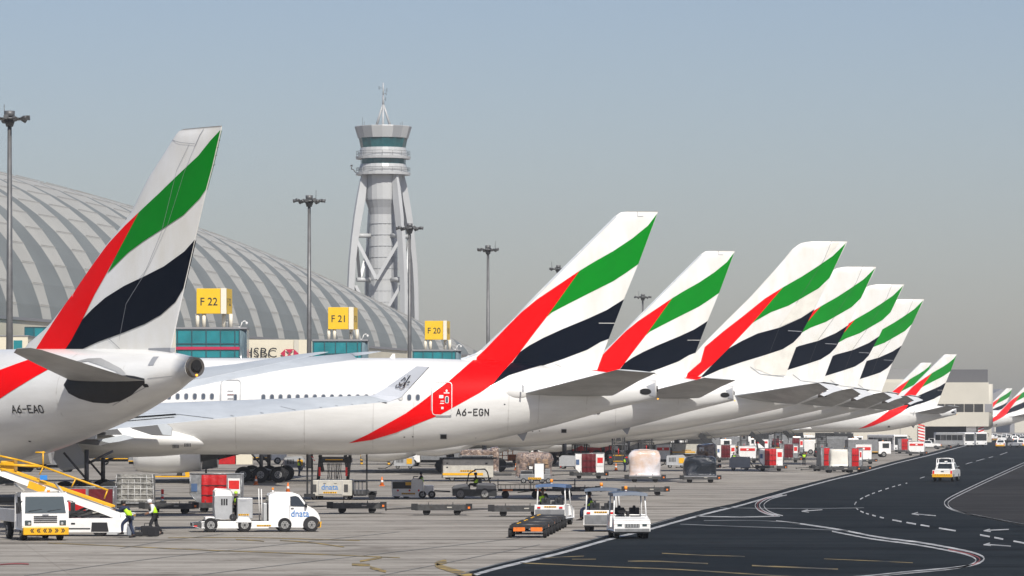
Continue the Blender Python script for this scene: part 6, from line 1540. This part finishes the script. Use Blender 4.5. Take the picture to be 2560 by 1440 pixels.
# ------------------------------------------------------------------ roofed tugs
def tug(px,py,rz,lab,roof,front=True,amber=True,drv=None):
    t=thing('roofed_tug',lab,'tug',gz(px,py),rz,'white roofed baggage tugs')
    b=MB(); W_=1.55; hw=W_/2
    b.prism([(-1.35,.35),(-1.35,1.02),(-.25,1.02),(-.2,.5),(.45,.5),(.5,.98),(1.2,.82),(1.28,.7),(1.28,.35)],-hw,hw,'vehicle_white'); bd=b.build('body',t,bevel=.04)
    b=MB(); b.b2(-1.30,1.22,-hw+.03,hw-.03,.24,.40,'steel_mid'); b.b2(-1.385,-1.35,-hw+.03,hw-.03,.36,.80,'vehicle_grey'); b.build('under_panel',t)
    b=MB(); b.b2(1.28,1.30,-.33,.33,.5,.68,'steel_dark')
    for k in range(9): b.b2(1.30,1.315,-.31+k*.07,-.28+k*.07,.5,.68,'gear_light')
    b.build('grille',t)
    for sd in (-1,1):
        b=MB(); b.b2(1.27,1.30,sd*.56-.1,sd*.56+.1,.56,.68,'glass_cab'); b.build('headlight',t)
        b=MB(); b.b2(-1.40,-1.36,sd*.56-.08,sd*.56+.08,.86,.94,'red_reflector'); b.build('tail_light',t)
    b=MB(); b.b2(1.24,1.34,-hw,hw,.30,.46,'vehicle_grey'); b.build('bumper',t,bevel=.02)
    for y in (-.34,.34):
        b=MB(); b.b2(-.55,-.1,y-.22,y+.22,.9,1.02,'seat_black'); b.b2(-.66,-.52,y-.23,y+.23,.98,1.36,'seat_black'); b.cyl((-.62,y-.06,1.3),(-.62,y+.06,1.3),.16,'seat_black',n=10); b.build('seat',t,bevel=.03)
    b=MB(); b.b2(-.55,-.1,-.06,.06,.95,1.2,'plastic_black'); b.build('console',t)
    for x,lean in ((-.95,.0),(.55,-.18)):
        for sd in (-1,1):
            b=MB(); b.cyl((x,sd*(hw-.04),.9),(x+lean,sd*(hw-.10),2.02),.035,'vehicle_white',n=8); b.build('roof_post',t)
    b=MB(); n=8; rings=[]
    for k in range(n+1):
        u=-1+2*k/n; rings.append([(-1.12,u*hw,2.10-.07*u*u),(.62,u*hw,2.08-.07*u*u),(.66,u*hw,1.92-.05*u*u),(-1.16,u*hw,1.94-.05*u*u)])
    b.loft(rings,roof,False); b.build('roof',t)
    b=MB(); b.cyl((.1,-.3,.95),(-.05,-.3,1.2),.03,'plastic_black',n=6); b.cyl((-.06,-.3,1.2),(-.04,-.3,1.23),.19,'plastic_black',n=14); b.build('steering_wheel',t)
    if amber: beacon(t,-.9,-.0,2.08,.08,.16,.08)
    for x in (-.95,.85):
        for sd in (-1,1): wheel(t,x,sd*(hw-.12),.27,.22,sd)
    chevrons(t,-.32,.3,.9,.97,-1.362,6,'y')
    return t
T1=tug(1386,1312,R(80),'blue roofed white tug pulling the train of flat dollies','roof_blue')
T2=dup(T1,'white tug seen from behind, with a person sitting sideways on its left edge',gz(1508,1328),R(83))
T3=dup(T1,'frontmost white tug with slate roof, facing the camera empty',gz(1571,1345),R(-84))
for T in (T2,T3):
    for ch in T.children:
        if ch.name.startswith('roof') and 'post' not in ch.name: ch.data=ch.data.copy(); ch.data.materials[0]=M['roof_slate']
def onT(T,x,y,z):
    v=Matrix.Rotation(T.rotation_euler.z,3,'Z')@Vector((x,y,z)); return (T.location.x+v.x,T.location.y+v.y,v.z)
person('person in hi-vis vest seated under the blue tug roof',onT(T1,-.3,.55,.98),R(95),'sit',1.0,'black_cloth','hivis','black_cloth','hair_black',False)
person('person sitting sideways on the rear tug with legs hanging out',onT(T2,-.3,.6,1.0),R(83+95),'dangle',1.0,'navy_cloth','hivis','navy_cloth','hair_black',False)
# train of flat dollies coming towards the camera
a0=G(1318,1345); a1=G(1392,1318)
def train():
    first=None; dirv=(Vector((T1.location.x,T1.location.y,0))-a0); ang=math.atan2(dirv.y,dirv.x); L_=dirv.length; d=dirv.normalized()
    n=4
    for k in range(n):
        c=a0+d*(1.5+k*(L_-2.2)/n)
        if not first:
            t=thing('flat_trailer','nearest flat trailer of the train, with two orange plates facing the camera','dolly',(c.x,c.y,0),ang,'train of flat trailers behind the blue roofed tug')
            b=MB(); b.b2(-1.5,1.5,-.8,.8,.42,.56,'steel_dark'); b.build('frame',t)
            b=MB()
            for i in range(10): b.cyl((-1.3+i*.29,-.72,.58),(-1.3+i*.29,.72,.58),.05,'steel_mid',n=8)
            b.b2(-1.45,1.45,-.76,.76,.56,.575,'deck_brown'); b.build('roller_deck',t)
            for y in (-.42,.36): b=MB(); b.b2(-1.56,-1.52,y-.26,y+.26,.30,.48,'orange_paint'); b.build('orange_plate',t)
            for x in (-.9,.6):
                b=MB(); b.box((x,.45,.61),(.12,.1,.1),'yellow_paint'); b.build('latch',t)
            for x in (-1.25,1.1):
                for y in (-.78,.78): bb=MB(); bb.cyl((x,y-.08,.22),(x,y+.08,.22),.22,'tyre',n=16); bb.build('wheel',t,bevel=.03)
            b=MB(); b.cyl((1.5,0,.4),(2.0,0,.4),.04,'steel_mid'); b.build('drawbar',t); first=t
        else: dup(first,('second','third','fourth')[k-1]+' flat trailer of the train, counted from the camera',(c.x,c.y,0),ang)
train()
# ------------------------------------------------------------------ pickup on the road
def pickup(px,py,rz,lab,rack=True,col='vehicle_white',name='pickup_truck',group='white service pickups and vans on the road'):
    t=thing(name,lab,'pickup',gz(px,py),rz,group)
    hw=.88
    b=MB(); pr=[(-2.5,.42),(-2.52,1.0),(-1.0,1.02),(-.9,1.02),(-.62,1.62),(.45,1.66),(1.05,1.1),(2.3,.98),(2.45,.8),(2.45,.42)]
    def yy(z): return hw-max(0,z-1.0)*.26
    n=len(pr)
    for sd in (-1,1): b.v += [(x,sd*yy(z),z) for x,z in pr]
    for k in range(n): j=(k+1)%n; b.f.append((k,j,n+j,n+k)); b.m.append(b.mi(col)); b.sm.append(False)
    for tr in tessellate_polygon([[Vector((a,c,0)) for a,c in pr]]):
        b.f.append(tuple(tr)); b.f.append(tuple(n+k for k in reversed(tr))); b.m += [0,0]; b.sm += [False]*2
    b.build('body',t,bevel=.04)
    b=MB(); b.face([(-.895,-.66,1.12),(-.895,.66,1.12),(-.665,.58,1.55),(-.665,-.58,1.55)],'glass_dark'); b.build('rear_window',t)
    b=MB(); b.face([(1.03,.72,1.15),(1.03,-.72,1.15),(.50,-.60,1.60),(.50,.60,1.60)],'glass_dark'); b.build('windscreen',t)
    for sd in (-1,1):
        b=MB(); b.face([(-.72,sd*(yy(1.1)+.012),1.1),(.95,sd*(yy(1.1)+.012),1.1),(.45,sd*(yy(1.56)+.012),1.56),(-.55,sd*(yy(1.56)+.012),1.56)],'glass_dark'); b.build('side_window',t)
        b=MB(); b.b2(-2.54,-2.5,sd*.78-.07,sd*.78+.07,.68,.95,'red_reflector'); b.build('tail_light',t)
        b=MB(); b.b2(.7,.85,sd*.98-.1,sd*.98+.1,1.08,1.25,'plastic_black'); b.build('mirror',t)
    b=MB(); b.b2(-2.64,-2.5,-hw,hw,.38,.66,'yellow_paint'); bp_=b.build('bumper',t,bevel=.02)
    chevrons(bp_,-.75,.75,.55,.63,-2.645,7,'y',name='arrow_marking')
    b=MB(); b.b2(-2.535,-2.52,-.12,.12,.84,.92,'plastic_black'); b.build('handle',t)
    for x in (-1.6,1.5):
        for sd in (-1,1): wheel(t,x,sd*(hw-.10),.35,.22,sd)
    if rack:
        b=MB()
        for x in (-1.3,-.2): b.tube([(x,-.72,1.0),(x,-.66,1.95),(x,-.3,2.02),(x,.3,2.02),(x,.66,1.95),(x,.72,1.0)],.035,'vehicle_white')
        for y in (-.66,-.3,.3,.66): b.cyl((-1.3,y,2.0),(-.2,y,2.0),.03,'vehicle_white',n=5)
        b.build('rack',t)
        b=MB(); b.b2(-.3,-.1,-.12,.12,1.68,1.78,'vehicle_white'); b.build('roof_box',t)
    return t
PK=pickup(2366,1203,R(76),'white pickup with yellow rear bumper and roof rack driving away on the dark road')
v1=pickup(2502,1120,R(80),'small distant white van with yellow bumper under the bridge building',False)
for i,(px,py,a,lab) in enumerate(((2546,1119,120,'distant white car at the right edge beside the parked rows'),(2536,1106,95,'distant pale vehicle behind the white car at the right edge'),(2513,1101,60,'distant pale vehicle in the hazy parking rows, left of centre'),(2555,1098,140,'farthest hazy vehicle at the right edge'))):
    dup(v1,lab,gz(px,py),R(a))
for i in range(9):
    px=2486+i*9; py=1096+(i*37)%11
    dup(v1,'hazy parked vehicle in the far rows beyond the bridge building',gz(px,py),R(20*i),group='parked vehicles in the far hazy rows')
# ------------------------------------------------------------------ buses and vans near the bridge building
def bus(px,py,rz,lab,L_=11,k=1.0,col='vehicle_white'):
    t=thing('apron_bus',lab,'bus',gz(px,py),rz,'apron buses near the bridge building'); t.scale=(k,)*3
    b=MB(); b.b2(-L_/2,L_/2,-1.3,1.3,.35,3.0,col); b.build('body',t,bevel=.12)
    b=MB(); b.b2(L_/2+.0,L_/2+.02,-1.15,1.15,1.25,2.7,'glass_dark'); b.build('windscreen',t)
    for sd in (-1,1):
        for i in range(5):
            b=MB(); x=-L_/2+.7+i*(L_-1.2)/5; b.b2(x,x+(L_-1.2)/5-.15,sd*1.31-.01,sd*1.31+.01,1.4,2.5,'glass_dark'); b.build('window',t)
        b=MB(); b.b2(L_/2+.0,L_/2+.03,sd*.95-.15,sd*.95+.15,.6,.8,'glass_cab'); b.build('headlight',t)
        for x in (-L_*.3,L_*.3): wheel(t,x,sd*1.15,.45,.3,sd)
        b=MB(); b.tube([(L_/2,sd*1.3,2.8),(L_/2+.3,sd*1.55,2.7),(L_/2+.3,sd*1.55,2.1)],.05,'plastic_black'); b.build('mirror',t)
    return t
B1=bus(2218,1130,R(-70),'white apron bus with a dark windscreen left of the red curtain container')
dup(B1,'dark bus standing in the shade under the bridge building',gz(2385,1117),R(-60))
dup(B1,'bus at the back of the shaded underpass',gz(2430,1116),R(-75))
dup(PK,'small yellow and white truck at the striped building corner',gz(2320,1122),R(170),skip=())
d=dup(D1,'low grey cart with a hi-vis load by the underpass',gz(2356,1123)); d['group']='dollies carrying freight'
# ------------------------------------------------------------------ forklift and dark equipment under the fuselages
def forklift(px,py,lab,h=4.2,group='dark forklifts and lift trucks under the fuselages'):
    t=thing('forklift',lab,'forklift',gz(px,py),0,group)
    b=MB(); b.b2(-1.2,1.2,0,2.6,.3,1.25,'steel_dark'); b.b2(-1.1,1.1,1.2,2.7,1.2,1.6,'steel_dark'); b.build('body',t,bevel=.06)
    b=MB()
    for x in (-.72,.72): b.b2(x-.1,x+.1,-.12,.1,.5,h,'steel_dark'); b.b2(x*.65-.06,x*.65+.06,-.05,.12,.5,h-.1,'steel_mid')
    for z in (1.4,2.6,3.4,h-.2): b.b2(-.8,.8,-.06,.06,z,z+.14,'steel_dark')
    b.b2(-.28,.28,-.1,.0,h-1.3,h-.7,'steel_dark'); b.build('mast',t)
    b=MB(); b.cyl((0,-.1,1.3),(0,-.05,2.0),.05,'red_paint'); b.build('red_cable',t)
    b=MB(); b.b2(-1.1,1.1,.9,2.6,2.3,2.4,'steel_dark')
    for x in (-1.05,1.05): b.cyl((x,.9,1.2),(x,1.0,2.35),.05,'steel_dark',n=5); b.cyl((x,2.6,1.2),(x,2.5,2.35),.05,'steel_dark',n=5)
    b.build('roof_guard',t)
    b=MB()
    for sd in (-1,1): b.box((sd*.95,-.03,.95),(.3,.05,.14),'red_reflector')
    b.build('tail_light',t)
    chevrons(t,-.75,.75,1.12,1.24,-.02,10); chevrons(t,-.6,1.0,.42,.54,-.03,10,name='lower_hazard_strip')
    for x in (-.95,.95): wheel(t,x,.45,.38,.35,-1)
    for x in (-.95,.95): wheel(t,x,2.0,.38,.35,-1)
    return t
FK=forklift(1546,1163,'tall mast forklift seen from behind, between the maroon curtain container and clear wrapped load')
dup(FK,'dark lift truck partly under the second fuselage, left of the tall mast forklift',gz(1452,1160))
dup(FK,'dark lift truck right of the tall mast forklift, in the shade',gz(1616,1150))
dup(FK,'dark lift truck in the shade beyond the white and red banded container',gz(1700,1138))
def conveyor(x0,y0,x1,y1,gy,lab):
    p=G((x0+x1)/2,gy); D=p.y; s=F/D; c=(x0+x1)/2
    t=thing('boarding_stairs',lab,'stairs',(p.x,p.y,0),0,'dark slanting stairs and conveyors under the tails')
    q=lambda px,py:((px-c)/s,H+(YH-py)/s)
    a=q(x0,y0); e=q(x1,y1); b=MB(); th=.9; b.prism([(a[0],a[1]),(e[0],e[1]),(e[0],e[1]-th),(a[0]-.3,a[1]-th*.6)],0,1.6,'steel_dark'); b.build('slope',t)
    b=MB(); b.b2(a[0]-.5,e[0]+1.2,.2,1.6,.35,.95,'steel_mid'); b.cyl(((a[0]+e[0])/2,.8,.9),((a[0]+e[0])/2-.3,.8,(a[1]+e[1])/2-.4),.12,'steel_dark'); b.build('chassis',t)
    for x in (a[0],e[0]+.6): wheel(t,x,.2,.35,.25,-1)
    b=MB(); b.cyl((a[0],-.02,a[1]+.7),(e[0],-.02,e[1]+.7),.04,'steel_mid'); b.build('hand_rail',t)
for x0,y0,x1,y1,gy,l in ((1752,1082,1790,1112,1150,'dark stairs sloping down from the first double deck tail'),(1880,1078,1912,1104,1143,'dark stairs sloping down from the second overlapping tail'),(1962,1072,1992,1102,1138,'dark stairs sloping down near the tall red container')):
    conveyor(x0,y0,x1,y1,gy,l)
# generic service trucks in the shade
def service_truck(px,py,rz,lab,box='vehicle_white',L_=6.5,hh=2.6,group='service trucks in the shade of the aircraft'):
    t=thing('service_truck',lab,'truck',gz(px,py),rz,group)
    b=MB(); b.b2(L_/2-1.9,L_/2,-1.05,1.05,.45,2.3,'vehicle_white'); b.build('cab',t,bevel=.12)
    b=MB(); b.b2(L_/2+.0,L_/2+.02,-.9,.9,1.3,2.1,'glass_dark'); b.b2(L_/2-1.3,L_/2-.3,-1.07,-1.05,1.35,2.05,'glass_dark'); b.build('window',t)
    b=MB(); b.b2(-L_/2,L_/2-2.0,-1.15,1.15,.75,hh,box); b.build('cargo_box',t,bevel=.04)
    b=MB(); b.b2(-L_/2,L_/2,-.6,.6,.45,.75,'steel_dark'); b.b2(-L_/2,L_/2-2.0,-1.17,-1.15,.75,.85,'yellow_paint'); b.build('chassis',t)
    for x in (-L_/2+1.2,L_/2-1.1):
        for sd in (-1,1): wheel(t,x,sd*.95,.42,.28,sd)
    beacon(t,L_/2-1,0,2.3,.09,.12,.05)
    return t
S1=service_truck(1082,1166,R(172),'grey service truck beyond the fuselage, left of the orange lift stand','vehicle_grey')
dup(S1,'grey and white service truck beside the orange lift stand',gz(1178,1164),R(8))
S3=service_truck(1500,1150,R(0),'service truck with a red rear body and big wheel beside the tall mast forklift','red_paint',7.5,2.4)
for px,py,a,l in ((650,1160,5,'shaded service truck behind the wheels of the second airliner'),(120,1180,175,'dark shaded truck behind the yellow railed belt loader'),(395,1170,0,'low vehicle beyond the white belly at left'),(1850,1128,0,'shaded truck beyond the maroon curtain container'),(1560,1128,180,'shaded truck behind the tall mast forklift'),(1960,1120,4,'shaded truck near the far stairs'),(2060,1136,176,'open tractor like truck left of the container pair'),(2100,1128,0,'shaded truck behind the cream sheeted load'),(2170,1143,8,'grey and white truck behind the red panel container'),(1780,1132,0,'shaded truck under the first double deck tail'),(1380,1146,180,'shaded truck beyond the film wrapped cartons')):
    dup(S1,l,gz(px,py),R(a),scale=1.0)
# orange stand
t=thing('maintenance_stand','orange maintenance stand under the second fuselage','stand',gz(1262,1158))
b=MB()
for x in (-1,-.3,.4,1.0):
    b.cyl((x,0,.2),(x,0,2.0-.4*max(0,x)),.06,'lamp_amber',n=6); b.cyl((x,1.2,.2),(x,1.2,2.0-.4*max(0,x)),.06,'lamp_amber',n=6)
for z in (.3,.9,1.5): b.b2(-1.1,1.1,-.05,.05,z,z+.08,'orange_paint')
b.build('frame',t); b=MB(); b.b2(-.9,.2,-.1,1.3,1.85,2.3,'orange_paint'); b.build('tank',t,bevel=.08); b=MB(); b.b2(.4,1.7,-.1,1.2,.3,1.1,'orange_paint'); b.build('base_box',t,bevel=.05)
for x in (-.8,1.2): wheel(t,x,-.05,.2,.16,-1)
blob('pale wrapped cartons piled in the shade under the second fuselage, left pile',gz(1395,1148,.5),2.6,2,2.3,'film_brown',seed=51,boxes=True)
blob('pale wrapped cartons piled in the shade under the second fuselage, right pile',gz(1345,1146,.5),2.4,2,2.2,'film_brown',seed=52,boxes=True)
# yellow engine stands behind the belly, and the dark cowling
t=thing('engine_stand','dark yellow tripod stand beneath the engine beyond the white belly','stand',gz(455,1193))
b=MB(); b.prism([(-.55,0),(-.15,0),(.25,2.1),(-.1,2.1)],0,.25,'steel_dark'); b.prism([(.35,0),(.75,0),(.35,2.1),(.0,2.1)],0,.25,'yellow_paint'); b.b2(-3,1,-.1,.4,.0,.12,'yellow_paint'); b.build('legs',t)
b=MB(); b.b2(-.3,.6,0,1,2.1,2.3,'steel_dark'); b.build('cradle',t)
t=thing('engine_cowling','dark blue open engine cowling beside white nacelle, beyond the white belly','engine cover',gz(484,1190))
b=MB(); rr=[[(x,r*math.cos(2*math.pi*k/24),2.25+r*math.sin(2*math.pi*k/24)) for k in range(24)] for x,r in ((-2.0,1.2),(-1.6,1.45),(0,1.5),(1.6,1.3),(2.1,.9))]; b.loft(rr,'flag_black'); b.build('shell',t)
b=MB(); b.cyl((-2.3,0,2.25),(-1.95,0,2.25),1.5,'plastic_black',n=24); b.cyl((2.0,0,2.25),(2.3,0,2.25),1.3,'plastic_black',n=24); b.build('rim',t)
b=MB(); 
for x in (-1.2,1.2): b.cyl((x,0,0),(x,0,1.2),.1,'steel_dark',n=6)
b.build('support',t)
# more standing people far away
for px,py,l in ((1790,1152,'distant person in hi-vis vest near the maroon curtain container'),(2010,1164,'distant person in hi-vis vest by the open tractor'),(1952,1128,'distant person in hi-vis vest among the back containers'),(1325,1150,'distant person in hi-vis vest under the second fuselage')):
    person(l,gz(px,py),R(random.choice((0,90,180,270))),'stand',1.0,'black_cloth','hivis','black_cloth','hair_black',False)

# more shaded equipment under the row of bellies
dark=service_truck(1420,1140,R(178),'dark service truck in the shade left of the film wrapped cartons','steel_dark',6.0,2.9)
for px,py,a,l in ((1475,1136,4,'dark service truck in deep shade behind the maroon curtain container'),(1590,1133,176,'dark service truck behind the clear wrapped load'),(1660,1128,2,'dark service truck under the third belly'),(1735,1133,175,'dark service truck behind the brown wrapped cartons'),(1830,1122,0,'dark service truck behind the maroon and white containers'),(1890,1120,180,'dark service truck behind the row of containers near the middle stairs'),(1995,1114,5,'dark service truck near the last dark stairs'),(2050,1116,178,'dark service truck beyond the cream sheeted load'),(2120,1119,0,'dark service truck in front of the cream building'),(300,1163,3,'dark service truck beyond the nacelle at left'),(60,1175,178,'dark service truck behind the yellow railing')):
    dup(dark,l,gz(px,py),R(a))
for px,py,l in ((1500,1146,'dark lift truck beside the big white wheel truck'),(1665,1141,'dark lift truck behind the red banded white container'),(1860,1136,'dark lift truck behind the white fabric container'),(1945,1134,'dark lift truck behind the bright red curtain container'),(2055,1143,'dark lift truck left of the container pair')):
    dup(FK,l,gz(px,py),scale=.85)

# ground power carts, cones and more staff in the middle distance
def gpu(px,py,rz,lab):
    t=thing('ground_power_cart',lab,'power cart',gz(px,py),rz,'small ground power carts')
    b=MB(); b.prism([(-1.1,.35),(1.1,.35),(1.1,1.25),(.8,1.45),(-1.0,1.45),(-1.1,1.3)],-.6,.6,'unit_grey'); b.build('casing',t,bevel=.05)
    b=MB()
    for k in range(5): b.b2(-.8+k*.16,-.72+k*.16,-.63,-.6,.7,1.2,'steel_dark')
    b.build('louvre',t); b=MB(); b.b2(.3,.9,-.63,-.6,.55,1.15,'yellow_paint'); b.build('panel',t)
    for x in (-.7,.7):
        for y in (-.5,.5): wheel(t,x,y,.22,.14,1 if y>0 else -1)
    b=MB(); b.cyl((1.1,0,.4),(1.9,0,.3),.04,'steel_dark'); b.tube([(-1.1,.2,.9),(-1.4,.2,.4),(-2.1,.1,.04),(-2.9,.4,.04)],.05,'plastic_black'); b.build('cable',t)
    return t
GP=gpu(1010,1172,0,'grey power cart with yellow panel near the posts under the white fuselage')
for px,py,a,l in ((735,1176,8,'power cart behind the wheels of the second airliner'),(1425,1172,170,'power cart beside the red and white post'),(1690,1170,0,'power cart between the clear and black wrapped loads'),(1850,1176,175,'power cart in front of the maroon curtain container')):
    dup(GP,l,gz(px,py),R(a))
def cone(px,py,l):
    t=thing('traffic_cone',l,'cone',gz(px,py),0,'orange cones around the parked aircraft')
    b=MB(); b.b2(-.22,.22,-.22,.22,0,.05,'orange_paint'); b.build('base',t); b=MB(); b.cyl((0,0,.05),(0,0,.75),.17,'orange_paint',.04,n=12); b.build('cone_body',t)
    b=MB(); b.cyl((0,0,.3),(0,0,.48),.125,'letter_white',.09,n=12); b.build('band',t); return t
C0=cone(955,1215,'orange cone right of the big beige cargo loader')
for px,py,l in ((720,1232,'orange cone left of the big beige cargo loader'),(1290,1175,'orange cone left of the film wrapped cartons'),(1540,1176,'orange cone in front of the tall mast forklift'),(640,1212,'orange cone in front of the second airliner wheels')): dup(C0,l,gz(px,py))
for px,py,l in ((748,1190,'distant person in hi-vis vest near the second airliner wheels'),(1118,1178,'distant person in hi-vis vest left of the beige container loader'),(1562,1180,'distant person in hi-vis vest by the forklift cone'),(1835,1168,'distant person in hi-vis vest left of the bright red container')):
    person(l,gz(px,py),R(random.choice((20,120,200,290))),'stand',1.0,'navy_cloth','hivis','navy_cloth','hair_black',False)
